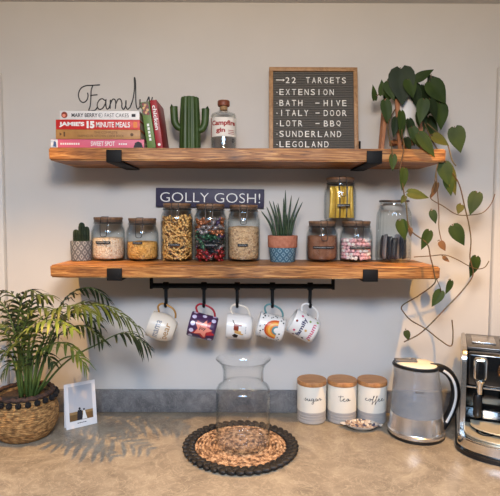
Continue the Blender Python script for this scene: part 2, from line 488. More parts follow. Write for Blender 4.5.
def ceramic(name, c, rough=.3): return mat(name, S(*c), rough)
m_cream = ceramic('cream_glaze', (226,214,196)); m_gold = mat('gold_paint', S(176,128,62), .35, .35)
m_purple = ceramic('purple_glaze', (72,44,78)); m_coral = ceramic('coral_print', (232,142,120)); m_red = ceramic('red_print', (170,36,46))
m_wglaze = ceramic('white_glaze', (228,224,218)); m_lil = ceramic('pale_dots', (206,198,222))
m_brown = ceramic('rust_print', (132,52,30)); m_tan = ceramic('tan_print', (206,162,96)); m_blk = ceramic('black_print', (28,24,24))
m_or = ceramic('orange_print', (226,128,44)); m_dor = ceramic('deep_orange_print', (196,76,36)); m_teal = ceramic('teal_print', (88,136,138)); m_yel = ceramic('yellow_print', (232,178,84))
m_navy = ceramic('navy_print', (44,44,84)); m_pink = ceramic('pink_print', (204,76,112)); m_grn = ceramic('green_print', (130,156,84)); m_greyp = ceramic('grey_print', (132,134,142))
def mug(i, tilt, Rr, h, mats, mhandle, label, decorate, prof=None, yaw=0, hz=.014):
    rot = Matrix.Rotation(math.radians(yaw), 4, 'Z') @ Matrix.Rotation(math.radians(-90+tilt), 4, 'Y')
    apex = Vector((Rr+.031, 0, h/2+hz))
    loc = Vector((HOOKX[i], RY-.004, HOOKB+.0065)) - rot @ apex
    t = thing('mug', label, 'mug', loc, rot.to_euler(), 'mugs hanging on the rail')
    bm = new()
    w = .0038
    p = prof or [(0,0),(Rr*.86,0),(Rr*.95,.003),(Rr,.009),(Rr,h*.5),(Rr,h-.003),(Rr-.0012,h)]
    inn = [(max(r-w, 0), z) for r, z in p if z >= .006 and r > 0]
    full = p + [(inn[-1][0], h-.0012)] + inn[:-1][::-1] + [(0, .0055)]
    lathe(bm, full, 48)
    decorate(bm, lambda u, v, e=.0005: surf(p, u, v, e), Rr, h)
    finish('mug_body', bm, mats, t)
    bm = new()
    hp = [(Rr-.002,0,h*.80),(Rr+.016,0,h*.86+.004),(Rr+.029,0,h*.66+.012),(Rr+.0295,0,h*.5+.008),(Rr+.024,0,h*.34),(Rr+.012,0,h*.2),(Rr-.002,0,h*.15)]
    tube(bm, catmull(hp, 7), .0033, 12, flat=1.3)
    finish('handle', bm, mhandle, t)
    return t
def surf(p, u, v, e):
    r = p[-1][0]
    for (r0, z0), (r1, z1) in zip(p[:-1], p[1:]):
        if z0 <= v <= z1 and z1 > z0: r = r0+(r1-r0)*(v-z0)/(z1-z0); break
    Rm = max(q[0] for q in p); r += e
    a = u/Rm
    return Vector((r*math.sin(a), -r*math.cos(a), v))
def d1(bm, fn, Rr, h):
    text(bm, 'mama', fn, -.032, h*.54, w=.062, h=.016, mi=1, bold=.01)
    text(bm, 'bear', fn, -.032, h*.19, w=.062, h=.020, mi=2, bold=.005)
Rr = .043
mug(0, 19, .045, .088, [m_cream, m_greyp, m_gold], m_gold, 'cream barrel mug with grey and gold lettering, gold handle', d1,
    [(0,0),(.027,0),(.031,.002),(.040,.018),(.045,.034),(.0455,.052),(.043,.086),(.0425,.088)])
def star(cu, cv, ro, ri, rot=0):
    return [(cu+(ro if k%2==0 else ri)*math.sin(rot+PI*k/5), cv+(ro if k%2==0 else ri)*math.cos(rot+PI*k/5)) for k in range(10)]
def d2(bm, fn, Rr, h):
    blob(bm, star(-.004,h*.47-.004,.040,.020,.5+PI/2), fn, 1, 5)
    blob(bm, star(0,h*.47,.033,.0155,.25+PI/2), lambda u,v: fn(u,v,.0009), 2, 5)
    # lettering reads along the hanging mug
    text(bm, 'joy', lambda u, v: fn(v-.005, h*.47-u, .0014), -.011, 0, w=.022, h=.013, mi=3, bold=.02)
    for a in range(11):
        for b_ in range(3):
            u = -PI*Rr + (a+.5*(b_%2))*2*PI*Rr/11; v = h*(.14+.36*b_)
            if math.hypot(u, v-h*.47) > .034: blob(bm, circ(u, v, .0075, 12), fn, 4, 2)
mug(1, 14, .041, .090, [m_purple, m_red, m_coral, m_dark, m_lil], m_red, 'purple mug with pale spots and a coral star, red handle', d2)
def d3(bm, fn, Rr, h):
    g = lambda u, v: fn(u, v)
    # dog standing, facing left, in a rust coat
    blob(bm, [(-.006,.046),(.016,.046),(.017,.062),(-.004,.062)], g, 1, 3)
    blob(bm, [(-.020,.036),(-.006,.038),(-.005,.060),(-.014,.058)], g, 2, 3)
    blob(bm, [(-.034,.050),(-.022,.046),(-.016,.058),(-.024,.066),(-.034,.060)], g, 3, 3)
    blob(bm, [(-.020,.030),(-.015,.030),(-.014,.040),(-.019,.040)], g, 2, 2)
    blob(bm, [(.010,.036),(.014,.036),(.016,.048),(.010,.048)], g, 1, 2)
    blob(bm, [(.014,.058),(.030,.066),(.029,.068),(.015,.062)], g, 3, 2)
    for k in range(5): blob(bm, circ(-.012+.005*k, .023, .0013, 6, .0022), g, 4, 1)
mug(2, 4, .042, .086, [m_wglaze, m_brown, m_tan, m_blk, m_greyp], m_cream, 'white rounded mug printed with a sausage dog in a rust coat', d3,
    [(0,0),(.026,0),(.034,.003),(.040,.012),(.042,.026),(.0415,.082),(.041,.086)])
def d4(bm, fn, Rr, h):
    bands = [(.034,1),(.029,2),(.024,4),(.0185,2),(.0145,3),(.009,0)]
    for k, (r, mi) in enumerate(bands):
        o = [(r*math.cos(PI*j/16), h*.28+r*math.sin(PI*j/16)*1.25) for j in range(17)]
        blob(bm, o, lambda u, v, e=.0004+.0003*k: fn(u, v, e), mi, 4)
    rr_ = random.Random(3)
    for k in range(110):
        u = rr_.uniform(-PI*Rr, PI*Rr); v = rr_.uniform(.006, h-.006)
        if abs(u) < .037 and .02 < v < .068 and not (abs(u) < .008 and v < .032): continue
        blob(bm, circ(u, v, rr_.uniform(.0018,.0032), 7), fn, 5, 1)
mug(3, 15, .041, .088, [m_wglaze, m_dor, m_or, m_teal, m_yel, m_blk], m_teal, 'white mug with black speckles and an orange rainbow, dark teal handle', d4)
def d5(bm, fn, Rr, h):
    text(bm, 'family', fn, -.036, h*.50, w=.070, h=.018, mi=1, bold=.03)
    text(bm, 'mum', fn, -.030, h*.14, w=.058, h=.010, mi=2, bold=.02)
    rr_ = random.Random(9); cols = [2,3,4,5,6]
    for k, (u, v) in enumerate([(-.02,.072),(.012,.078),(.03,.036),(-.004,.038),(-.036,.034),(.036,.066),(-.04,.066),(.04,.012),(-.03,.012),(.055,.05),(-.06,.05),(.06,.02)]):
        blob(bm, circ(u, v*h/.088, .0042, 10), fn, cols[k % 5], 2)
mug(4, 28, .042, .088, [m_wglaze, m_navy, m_pink, m_brown, m_grn, m_tan, m_blk], m_wglaze, 'white mug tilted most, with navy and pink lettering and coloured spots', d5)

# ------------------------------------------------------------------ books
def book(name, lab, loc, rot, w, d, h, mcover, deco=None, mats=(), group=None, edges=True, cat='book'):
    """lying book: spine faces -y, w along x, d in depth, h thick; origin at base centre of the spine"""
    t = thing(name, lab, cat, loc, rot, group)
    bm = new()
    c = .0022
    box(bm, (-w/2, 0, 0), (w/2, d, c), .0006); box(bm, (-w/2, 0, h-c), (w/2, d, h), .0006)
    box(bm, (-w/2, -.001, 0), (w/2, .0022, h), .0008)
    finish('cover', bm, mcover, t)
    bm = new(); box(bm, (-w/2+.003, .0024, c+.0002), (w/2-.003, d-.003, h-c-.0002)); finish('pages', bm, m_paper, t, smooth=False)
    if deco:
        bm = new(); deco(bm, flat(0, -.0013, 0), w, h); finish('spine_print', bm, list(mats), t, smooth=False)
    return t
mb_w = mat('white_cover', S(222,218,214), .45); mb_r = mat('red_cover', S(196,38,34), .45); mb_t = mat('tan_cover', S(176,130,74), .5, col2=S(164,118,64), nscale=40)
mb_p = mat('pink_cover', S(206,98,122), .5); mb_g = mat('green_cover', S(92,118,52), .5); mb_cr = mat('crimson_cover', S(150,28,38), .45); mb_dk = mat('dark_photo_cover', S(62,50,46), .4, col2=S(120,96,74), nscale=30)
BY = -.212
def bx0(l, r): return (PY(l, 130, BY).x + PY(r, 130, BY).x)/2, PY(r, 130, BY).x - PY(l, 130, BY).x
def zat(py): return PY(100, py, BY).z
zz = [Z1+.0004, zat(139.2), zat(129.6), zat(119.6), zat(110.6)]
gb = 'cookbooks lying in the stack'
m_bluew = mat('pale_blue_print', S(168,186,206), .5, col2=S(226,226,226), nscale=60); m_bluep = mat('blue_print', S(58,84,130), .5)
def k1(bm, fn, w, h):
    t = w
    text(bm, 'SWEET SPOT', fn, -.02, h*.28, w=.074, h=h*.5, mi=0, bold=.01)
    for k in range(9): blob(bm, [(-w/2+.030+.0068*k,h*.40),(-w/2+.0345+.0068*k,h*.40),(-w/2+.0345+.0068*k,h*.60),(-w/2+.030+.0068*k,h*.60)], fn, 0, 1)
    for k in range(4): blob(bm, [(.066+.0068*k,h*.42),(.0705+.0068*k,h*.42),(.0705+.0068*k,h*.58),(.066+.0068*k,h*.58)], fn, 0, 1)
    blob(bm, [(w/2-.033,.003),(w/2-.003,.003),(w/2-.008,h*.62),(w/2-.018,h*.8),(w/2-.028,h*.62)], fn, 1, 2)
    blob(bm, [(-w/2+.0005,.001),(-w/2+.022,.001),(-w/2+.022,h-.001),(-w/2+.0005,h-.001)], fn, 2, 2)
    blob(bm, [(-w/2+.008,.006),(-w/2+.018,.004),(-w/2+.017,h*.7),(-w/2+.010,h*.8)], lambda u, v: fn(u, v)+Vector((0,-.0003,0)), 3, 2)
x, w = bx0(50.5, 144); book('cookbook', 'pink cookbook with white title at the bottom of the lying stack', (x, BY, zz[0]), (0,0,0), w, .19, zz[1]-zz[0]-.0005, mb_p, k1, [m_ink, m_dark, m_bluew, m_bluep], gb)
m_tanink = mat('brown_ink', S(92,62,30), .6)
def k2(bm, fn, w, h):
    text(bm, 'THE COMPLETE', fn, -.012, h*.58, w=.072, h=h*.24, mi=0)
    text(bm, 'FARMHOUSE KITCHEN COOK BOOK', fn, -.062, h*.2, w=.142, h=h*.26, mi=0)
    blob(bm, [(-w/2+.012,h*.3),(-w/2+.019,h*.5),(-w/2+.012,h*.7)], fn, 0, 1)
    blob(bm, [(-w/2+.024,h*.25),(-w/2+.029,h*.25),(-w/2+.029,h*.75),(-w/2+.024,h*.75)], fn, 0, 1)
    blob(bm, circ(w/2-.026, h*.48, .005), fn, 0, 1)
x, w = bx0(56, 140.5); book('cookbook', 'tan cookbook lying between the red and pink books', (x, BY-.002, zz[1]), (0,0,0), w, .185, zz[2]-zz[1]-.0005, mb_t, k2, [m_tanink], gb)
def k3(bm, fn, w, h):
    text(bm, "JAMIE'S", fn, -w/2+.010, h*.22, w=.078, h=h*.56, mi=0, bold=.05)
    text(bm, "15", fn, -w/2+.095, h*.12, w=.024, h=h*.74, mi=0, bold=.06)
    text(bm, "MINUTE MEALS", fn, -w/2+.124, h*.22, w=.104, h=h*.56, mi=0, bold=.02)
    blob(bm, [(w/2-.020,h*.2),(w/2-.008,h*.2),(w/2-.008,h*.8),(w/2-.020,h*.8)], fn, 1, 1)
x, w = bx0(56, 140); book('cookbook', 'red cookbook with bold white title, second from top of the stack', (x, BY, zz[2]), (0,0,0), w, .19, zz[3]-zz[2]-.0005, mb_r, k3, [m_ink, m_or], gb)
def k4(bm, fn, w, h):
    text(bm, 'MARY BERRY', fn, -w/2+.036, h*.28, w=.080, h=h*.44, mi=0, bold=.02)
    text(bm, 'FAST CAKES', fn, -w/2+.138, h*.28, w=.074, h=h*.44, mi=0)
    blob(bm, circ(-w/2+.014, h*.52, .0098, 14), fn, 1, 2)
    blob(bm, circ(-w/2+.0128, h*.45, .0052, 10), lambda u, v: fn(u, v)+Vector((0,-.0003,0)), 2, 2)
    o = circ(-w/2+.125, h*.5, .0066, 14)
    blob(bm, o, fn, 0, 1); blob(bm, circ(-w/2+.1255, h*.5, .0054, 12), lambda u, v: fn(u, v)+Vector((0,-.0003,0)), 3, 1)
    blob(bm, circ(-w/2+.1235, h*.5, .0020, 8), lambda u, v: fn(u, v)+Vector((0,-.0006,0)), 0, 1)
    blob(bm, [(w/2-.024,h*.32),(w/2-.012,h*.32),(w/2-.012,h*.66),(w/2-.024,h*.66)], fn, 0, 1)
x, w = bx0(60, 139.5); book('cookbook', 'white cookbook with dark title on top of the stack', (x, BY+.002, zz[3]), (0,0,0), w, .18, zz[4]-zz[3]-.0005, mb_w, k4, [m_dark, m_brown, m_coral, mb_w], gb)
ZTOP = zz[4]
# two small cookbooks leaning on the stack
def stand_book(pxt, pxb, lab, hh, th, mc, deco, mats, d):
    pb = PY(pxb, 147.2, BY); pt = PY(pxt, 103, BY)
    lean = math.atan2(pb.x-pt.x, pt.z-Z1)
    # lying-book local frame: w up, h across
    M = Matrix.Translation((pb.x, BY, Z1+.0006)) @ Matrix.Rotation(-lean, 4, 'Y') @ Matrix.Translation((0,0,hh/2)) @ Matrix.Rotation(PI/2, 4, 'Y') @ Matrix.Translation((0,0,0))
    t = book('cookbook', lab, (0,0,0), (0,0,0), hh, d, th, mc, deco, mats, 'small cookbooks leaning on the stack')
    t.matrix_world = M
    return t
def k5(bm, fn, w, h):
    blob(bm, [(-w/2+.002,.002),(-w/2+.040,.002),(-w/2+.040,h-.002),(-w/2+.002,h-.002)], fn, 0, 3)
    for k in range(9):
        blob(bm, circ(-w/2+.007+.0038*k, h*(.3+.4*((k*7)%3)/2), .0045, 9), lambda u, v: fn(u, v)+Vector((0,-.0003-.0001*k,0)), 1+k%2, 1)
    for k in range(5): blob(bm, [(-.004+.011*k,h*.36),(.004+.011*k,h*.36),(.004+.011*k,h*.62),(-.004+.011*k,h*.62)], fn, 3, 1)
stand_book(140.6, 147.6, 'small green-spined cookbook leaning against the lying stack', .142, .026, mb_g, k5, [mb_dk, m_brown, m_tan, m_ink], .13)
def k6(bm, fn, w, h):
    text(bm, 'chicken', fn, -w/2+.016, h*.22, w=.075, h=h*.62, mi=0, bold=.02)
    blob(bm, circ(w/2-.012, h*.5, .0045), fn, 0, 1)
b6 = stand_book(150.2, 156.6, 'small crimson cookbook leaning on the green one, next to cactus vase', .148, .020, mb_cr, k6, [m_ink], .13)
# dark photographic face of that book
bm = new(); box(bm, (-.073, .006, -.0007), (.073, .128, -.0001)); o = finish('cover_photo', bm, mb_dk, b6, smooth=False); o.location = (0,0,0)

# ------------------------------------------------------------------ wire word "Family"
FY = -.196
def fpx(x, y): return PY(70+x/5.556, 70+y/5.556, FY)
strokes = [
    [(166,72),(120,75),(88,77),(60,92),(47,125),(55,158),(75,170),(94,156),(100,132),(97,116)],
    [(128,74),(118,100),(116,140),(112,190),(104,214),(118,217),(140,212),(152,196)],
    [(112,132),(132,129),(152,127)],
    [(196,160),(178,149),(160,160),(151,185),(160,207),(180,203),(196,176),(200,152),(199,185),(206,207),(218,196),(226,165),(224,158),(223,205)],
    [(224,178),(236,154),(248,153),(254,172),(252,205)], [(254,180),(266,154),(280,152),(288,172),(288,196),(298,208),(310,185),(311,158),(310,190),(320,208),(334,196)],
    [(334,196),(350,150),(358,90),(357,38),(360,34),(364,60),(365,120),(367,180),(376,207),(388,190),(389,152),(388,182),(396,200),(408,196),(424,170),(438,138)],
    [(438,138),(443,165),(452,160),(458,140)]]
zmin = min(fpx(x, y).z for s in strokes for x, y in s)
o0 = Vector((fpx(250,150).x, FY, ZTOP))
fam = thing('wire_word', 'black bent-wire word Family standing on the white book', 'ornament', o0)
bm = new()
for s in strokes:
    pts = []
    for x, y in s:
        q = fpx(x, y); pts.append(Vector((q.x-o0.x, 0, q.z-zmin+.0022)))
    tube(bm, catmull(pts, 5), .0019, 8)
finish('wire', bm, m_wire, fam)

# ------------------------------------------------------------------ cactus vase
CY = -.12
c = PY(190, 140, CY); sc = (PY(191,140,CY).x - c.x)
cv = thing('cactus_vase', 'green fluted ceramic cactus vase with two arms on the upper shelf', 'vase', (c.x, CY, Z1+.0004))
hc = PY(190, 98, CY).z - Z1
bm = new()
flute = lambda a, z: 1+.055*math.cos(12*a)
prof = [(0,0),(9.9*sc,0),(10.1*sc,.004),(10*sc,hc*.3),(9.4*sc,hc*.7),(8.7*sc,hc*.95),(8.4*sc,hc),(7.6*sc,hc),(7.6*sc,hc*.9),(0,hc*.88)]
lathe(bm, prof, 96, fn=flute); finish('trunk', bm, m_green, cv)
for s, y0, yt, xe in ((-1, 128, 107.5, 15.6), (1, 130, 109.5, 15.2)):
    zb = PY(190, y0, CY).z-Z1; zt = PY(190, yt, CY).z-Z1
    pts = [(s*9*sc,0,zb-.002),(s*12.5*sc,0,zb+.004),(s*(xe-.6)*sc,0,zb+.018),(s*xe*sc,0,zb+.034),(s*(xe+.4)*sc,0,zt-.002),(s*(xe+.4)*sc,0,zt)]
    bm = new()
    tube(bm, catmull(pts, 6), lambda q: 3.3*sc*(1+.22*q), 24)
    finish('arm', bm, m_green, cv)

# ------------------------------------------------------------------ gin bottle
GY = -.125
g = PY(223.6, 140, GY); sc = PY(224.6,140,GY).x-g.x
gin = thing('gin_bottle', 'clear glass gin bottle with white label and brown stopper', 'bottle', (g.x, GY, Z1+.0004))
zq = lambda py: PY(223, py, GY).z-Z1
bm = new(); r = 12.6*sc; hb = zq(113.5)
outer = [(0,0),(r*.9,0),(r,.004),(r,hb-.012),(r*.93,hb-.003),(r*.5,hb+.004),(r*.36,hb+.008),(r*.34,zq(106.3))]
inner = [(r*.34-.003,zq(106.3)),(r*.33-.003,hb+.008),(r*.45,hb+.001),(r*.9,hb-.006),(r-.003,hb-.014),(r-.003,.012),(0,.010)]
lathe(bm, outer+inner, 40); finish('glass_body', bm, m_glass, gin)
bm = new(); lathe(bm, [(0,zq(106.5)),(r*.46,zq(106.5)),(r*.48,zq(105.5)),(r*.48,zq(101.8)),(r*.44,zq(101)),(0,zq(101))], 32)
finish('stopper', bm, mat('stopper_wood', S(120,60,36), .5), gin)
bm = new(); lathe(bm, [(r*.30,zq(106.6)),(r*.30,zq(110.3)),(0,zq(110.3))], 24); finish('cork', bm, mat('cork', S(176,140,96), .8, col2=S(150,112,72), nscale=200), gin)
m_label = mat('label_paper', S(222,214,202), .7); m_redink = mat('red_ink', S(150,34,30), .6)
bm = new()
z0, z1_ = zq(138.2), zq(119.5)
NL = 28
fn = cyl(r, eps=.0007)
for i in range(NL):
    u0 = -r*1.25 + i*(2.5*r)/NL; u1 = u0+2.5*r/NL
    f = bm.faces.new([bm.verts.new(fn(u0,z0)), bm.verts.new(fn(u1,z0)), bm.verts.new(fn(u1,z1_)), bm.verts.new(fn(u0,z1_))])
bmesh.ops.remove_doubles(bm, verts=bm.verts, dist=1e-6)
fl = cyl(r, eps=.0011); hl_ = z1_-z0
text(bm, 'Campfire', fl, -r*.98, z0+hl_*.50, w=r*2.05, h=hl_*.34, mi=1, bold=.04)
text(bm, 'gin', fl, -r*.55, z0+hl_*.14, w=r*.72, h=hl_*.30, mi=1, bold=.04)
for k in range(3): blob(bm, [(r*.4,z0+hl_*(.12+.09*k)),(r*.95,z0+hl_*(.12+.09*k)),(r*.95,z0+hl_*(.15+.09*k)),(r*.4,z0+hl_*(.15+.09*k))], fl, 1, 1)
tube(bm, [fl(r*.86+.0042*math.cos(k*PI/8), z0-.013+.0048*math.sin(k*PI/8)) for k in range(16)], .0011, 6, mi=2, closed=True)
blob(bm, [(-r*1.24,z0),(-r*1.10,z0),(-r*1.10,z1_),(-r*1.24,z1_)], fl, 1, 3)
finish('paper_label', bm, [m_label, m_redink, m_dark], gin)

# ------------------------------------------------------------------ letter board
LBW = .299; LBH = .301
lb = PY(314, 140, -.06)
lean = math.asin(.045/LBH)
board = thing('letter_board', 'square grey felt letter board in oak frame with white letters', 'letter board', (PY(313.6,100,-.06).x, -.078, Z1+.0006), (-lean, 0, 0))
bm = new(); fw = .0135
for lo, hi in (((-LBW/2,-.010,0),(LBW/2,.010,fw)), ((-LBW/2,-.010,LBH-fw),(LBW/2,.010,LBH))):
    box(bm, lo, hi, .0012)
for s in (-1, 1):
    x0 = -LBW/2 if s < 0 else LBW/2-fw
    box(bm, (x0,-.010,fw+.0002), (x0+fw,.010,LBH-fw-.0002), .0012)
finish('frame', bm, m_frame, board)
m_felt = mat('grey_felt', S(92,88,82), .95, col2=S(102,98,92), nscale=400)
bm = new(); nrow = 46; ih = LBH-2*fw; iw = LBW-2*fw
zs = []
prev = None
for k in range(nrow):
    za = fw+ih*k/nrow; zb = fw+ih*(k+.68)/nrow; zc = fw+ih*(k+1)/nrow
    for (p, q) in (((za,-.004),(zb,-.004)), ((zb,-.004),(zb,0)), ((zb,0),(zc,0)), ((zc,0),(zc,-.004))):
        if p[0] > LBH or q[0] > LBH-fw+1e-6: continue
        bm.faces.new([bm.verts.new((-iw/2,p[1],p[0])), bm.verts.new((iw/2,p[1],p[0])), bm.verts.new((iw/2,q[1],q[0])), bm.verts.new((-iw/2,q[1],q[0]))])
box(bm, (-iw/2,.001,fw), (iw/2,.008,LBH-fw))
finish('felt_panel', bm, m_felt, board, smooth=False)
# rows measured on the board: crop x 55..385 spans the felt, letters ~27 tall
ux = lambda cx: -iw/2 + (cx-55)/(385-55)*iw
ROWS = [(96, [('22',106,25.5),('TARGETS',190,24.6)], 'arrow'), (145, [('EXTENSION',81,25.7)], 'dot'), (190, [('BATH',81,25.6),('-',228,20),('HIVE',262,25.4)], 'dot'),
        (231, [('ITALY',82,25),('-',228,20),('DOOR',262,25.4)], 'dot'), (274, [('LOTR',83,25),('-',228,20),('BBQ',262,25.6)], 'dot'),
        (317, [('SUNDERLAND',81,26)], 'dot'), (359, [('LEGOLAND',81,26)], 'dot')]
m_let = mat('letter_plastic', S(236,232,222), .5)
lh = .0205; px2z = iw/330
fnl = flat(0, -.0056, 0)
for cy, items, lead in ROWS:
    zr = LBH-fw-(cy-50+4+6*(cy-96)/263)*px2z
    for word, cx, pitch in items:
        for i, ch in enumerate(word):
            bm = new()
            u = ux(cx+i*pitch); cw = pitch*px2z*.66
            if ch == 'I': text(bm, 'I', fnl, u+cw*.36, zr, w=.0028, h=lh, thick=.0016)
            elif ch == '-': box(bm, (u,-.0056,zr+lh*.42), (u+.0135,-.004,zr+lh*.42+.003))
            else: text(bm, ch, fnl, u, zr, w=cw, h=lh, thick=.0016)
            finish('hyphen' if ch == '-' else 'numeral' if ch.isdigit() else 'letter', bm, m_let, board, smooth=False)
    bm = new()
    if lead == 'dot': sphere(bm, (ux(71),-.0046,zr+lh*.45), .0021, (1,.6,1), 8, 6)
    else: prism(bm, [(ux(67),zr+lh*.46),(ux(95),zr+lh*.46),(ux(95),zr+lh*.46-.0034),(ux(103),zr+lh*.46+.0013),(ux(95),zr+lh*.46+.006),(ux(95),zr+lh*.46+.0026),(ux(67),zr+lh*.46+.0026)], -.0056, -.004)
    finish('bullet' if lead == 'dot' else 'arrow', bm, m_let, board, smooth=False)

# ------------------------------------------------------------------ GOLLY GOSH! sign on the wall
a = PY(155.8, 197.5, -.012); b = PY(264.2, 198.5, -.012)
sgn = thing('wall_sign', 'dark navy GOLLY GOSH! wooden sign on the wall above tall jars', 'sign', ((a.x+b.x)/2, 0, (a.z+b.z)/2), (0, math.radians(.6), 0))
W = b.x-a.x; H = .066
bm = new(); box(bm, (-W/2,-.014,-H/2), (W/2,-.0006,H/2), .002); finish('board', bm, mat('navy_sign_paint', S(46,42,66), .55, col2=S(54,48,72), nscale=30), sgn)
bm = new(); text(bm, 'GOLLY GOSH!', flat(0,-.0146,0), -W/2+.016, -.0155, w=W-.030, h=.033, bold=-.012, spacing=1.0); finish('lettering', bm, m_ink, sgn, smooth=False)

# ------------------------------------------------------------------ storage jars
JY = -.064
def jar(name, label, x, y, z, r, h, lid_r=.86, tape=None, group='clip-top storage jars'):
    t = thing(name, label, 'jar', (x, y, z), group=group)
    zl = h*1.0
    ls = .0085                      # lid thickness
    zn = h-ls-.0085                  # top of the glass neck
    zs_ = zn-.019
    rn = r*.83
    outer = [(0,0),(r*.82,0),(r*.93,.002),(r*.985,.008),(r,.018),(r,zs_-.020),(r*.985,zs_-.010),(r*.93,zs_),(rn*1.02,zs_+.008),(rn,zs_+.012),(rn,zn-.003),(rn*1.04,zn)]
    inner = [(rn*.95,zn),(rn*.95,zs_+.012),(rn*.97,zs_+.007),(r*.93-.003,zs_-.002),(r-.003,zs_-.016),(r-.003,.018),(r*.93,.008),(0,.006)]
    bm = new(); lathe(bm, outer+inner, 44); finish('glass_body', bm, m_glass, t)
    lr = r*lid_r
    bm = new(); lathe(bm, [(0,h-ls),(lr*.98,h-ls),(lr,h-ls+.0015),(lr,h-.002),(lr*.97,h),(0,h)], 40); finish('lid', bm, m_lidwood, t)
    bm = new(); lathe(bm, [(0,zn+.0003),(rn*.98,zn+.0003),(rn*1.02,zn+.003),(lr*.96,zn+.005),(lr*.98,h-ls-.0003),(0,h-ls-.0003)], 40); finish('rubber_seal', bm, m_lidwood if 0 else m_seal, t)
    bm = new()
    rw = rn+.003
    tube(bm, [((rn+.0018)*math.cos(2*PI*k/36),(rn+.0018)*math.sin(2*PI*k/36),zs_+.016) for k in range(36)], .0012, 6, closed=True)
    yw = -(lr+.0022)
    wl = r*.20
    # clasp: wire over the lid, levers down the front
    tube(bm, catmull([(-wl,-rn-.003,zs_+.016),(-wl,yw,h-ls-.006),(-wl,yw,h-.004),(-wl,-lr*.75,h+.0012),(0,-lr*.72,h+.0012),(wl,-lr*.75,h+.0012),(wl,yw,h-.004),(wl,yw,h-ls-.006),(wl,-rn-.003,zs_+.016)], 5), .0011, 6)
    yb = -(r+.0018)
    tube(bm, catmull([(-wl*1.15,yw,h-ls-.004),(-wl*1.05,yb+.002,zs_+.006),(-wl*.95,yb-.001,zs_-.012),(-wl*.8,yb-.002,zs_-.026),(0,yb-.002,zs_-.029),(wl*.8,yb-.002,zs_-.026),(wl*.95,yb-.001,zs_-.012),(wl*1.05,yb+.002,zs_+.006),(wl*1.15,yw,h-ls-.004)], 5), .0011, 6)
    finish('wire_clasp', bm, m_steelw, t)
    if tape:
        w, zt, u = tape
        bm = new(); fn = cyl(r, eps=.0007); n = 10; th = .0085
        for i in range(n):
            u0 = u-w/2+w*i/n; u1 = u0+w/n
            bm.faces.new([bm.verts.new(fn(u0,zt)), bm.verts.new(fn(u1,zt)), bm.verts.new(fn(u1,zt+th)), bm.verts.new(fn(u0,zt+th))])
        f2 = cyl(r, eps=.0011); rr_ = random.Random(int(x*1000)); k = u-w/2+.004
        while k < u+w/2-.005:
            blob(bm, [(k,zt+.0034),(k+.0013,zt+.0034),(k+.0013,zt+.0052),(k,zt+.0052)], f2, 1, 1); k += rr_.choice((.0034,.0034,.0042))
        finish('label_tape', bm, [m_tape, m_ink], t, smooth=False)
    return t, (r-.004), zs_
def jarpos(l, rr_, top, bot=None):
    m = (l+rr_)/2; q = PY(m, 240, JY); s = PY(m+1, 240, JY).x-q.x
    return q.x, (rr_-l)/2*s, PY(m, top, JY).z - Z2
def fill_solid(name, label, cat, x, y, z, r, top, m, seed, group=None):
    """loose grain filling the jar up to height top"""
    bm = new(); n = 40
    prof = [(0,.0066),(r*.88,.0072),(r*.96,.012),(r,.022),(r,top*.5),(r,top-.003),(r*.95,top),(r*.6,top+.002),(r*.3,top),(0,top+.001)]
    lathe(bm, prof, n)
    for v in bm.verts:
        if v.co.z > top-.004: v.co.z += .003*mnoise.noise(Vector((v.co.x*60+seed, v.co.y*60, 1)))
    o = finish(name, bm, m, None, True, (x, y, z), auto=0)
    return tag(o, label, cat, group, 'stuff')
m_rice = mat('rice_grain', S(226,198,168), .8, col2=S(196,150,110), col3=S(240,222,198), nscale=210, kind='voronoi', bump=.9, lo=.1, hi=.9)
m_lent = mat('lentil_grain', S(214,150,62), .8, col2=S(176,112,36), col3=S(232,180,100), nscale=170, kind='voronoi', bump=.9, lo=.1, hi=.9)
m_oat = mat('oat_flake', S(206,164,118), .85, col2=S(160,114,72), col3=S(224,188,146), nscale=190, kind='voronoi', bump=.9, lo=.1, hi=.9)
m_coco = mat('cocoa_powder', S(146,98,70), .9, col2=S(126,80,54), nscale=60, bump=.3)
JZ = Z2+.0006
x, r, h = jarpos(92, 125, 217.3); t, ri, zs_ = jar('storage_jar', 'squat clip-top jar half filled with rice, beside the tiny potted cactus', x, JY, JZ, r, h, tape=(.052,.060*h/.15,-.004))
fill_solid('rice', 'pale rice grains filling the squat jar beside the tiny cactus', 'rice', x, JY, JZ, ri, PY(110,238,JY).z-Z2, m_rice, 1)
x, r, h = jarpos(126.5, 158.5, 218.3); t, ri, zs_ = jar('storage_jar', 'squat clip-top jar half filled with yellow lentils', x, JY, JZ, r, h, tape=(.034,.060*h/.15,-.006))
fill_solid('lentils', 'yellow lentils filling the lower half of a squat jar', 'lentils', x, JY, JZ, ri, PY(140,242,JY).z-Z2, m_lent, 2)
x3, r3, h3 = jarpos(161, 193.5, 203.6); _, ri3, zs3 = jar('storage_jar', 'tall clip-top jar full of pasta spirals under the GOLLY sign', x3, JY, JZ, r3, h3, tape=(.040,.052,-.003))
x4, r4, h4 = jarpos(194, 226.8, 204.3); _, ri4, zs4 = jar('storage_jar', 'tall clip-top jar holding wrapped sweets in mixed colours', x4, JY, JZ, r4, h4, tape=(.048,.052,.008))
x, r, h = jarpos(227.2, 260, 205.2); t, ri, zs_ = jar('storage_jar', 'tall clip-top jar filled with oats next to the snake plant', x, JY, JZ, r, h, tape=(.034,.052,-.002))
fill_solid('oats', 'beige oats filling the tall jar next to the snake plant', 'oats', x, JY, JZ, ri, PY(243,227,JY).z-Z2, m_oat, 3)
x6, r6, h6 = jarpos(306.3, 337.8, 221.2); t, ri, zs_ = jar('storage_jar', 'squat clip-top jar of brown cocoa powder under the stacked jar', x6, JY, JZ, r6, h6, tape=(.078,.045,0))
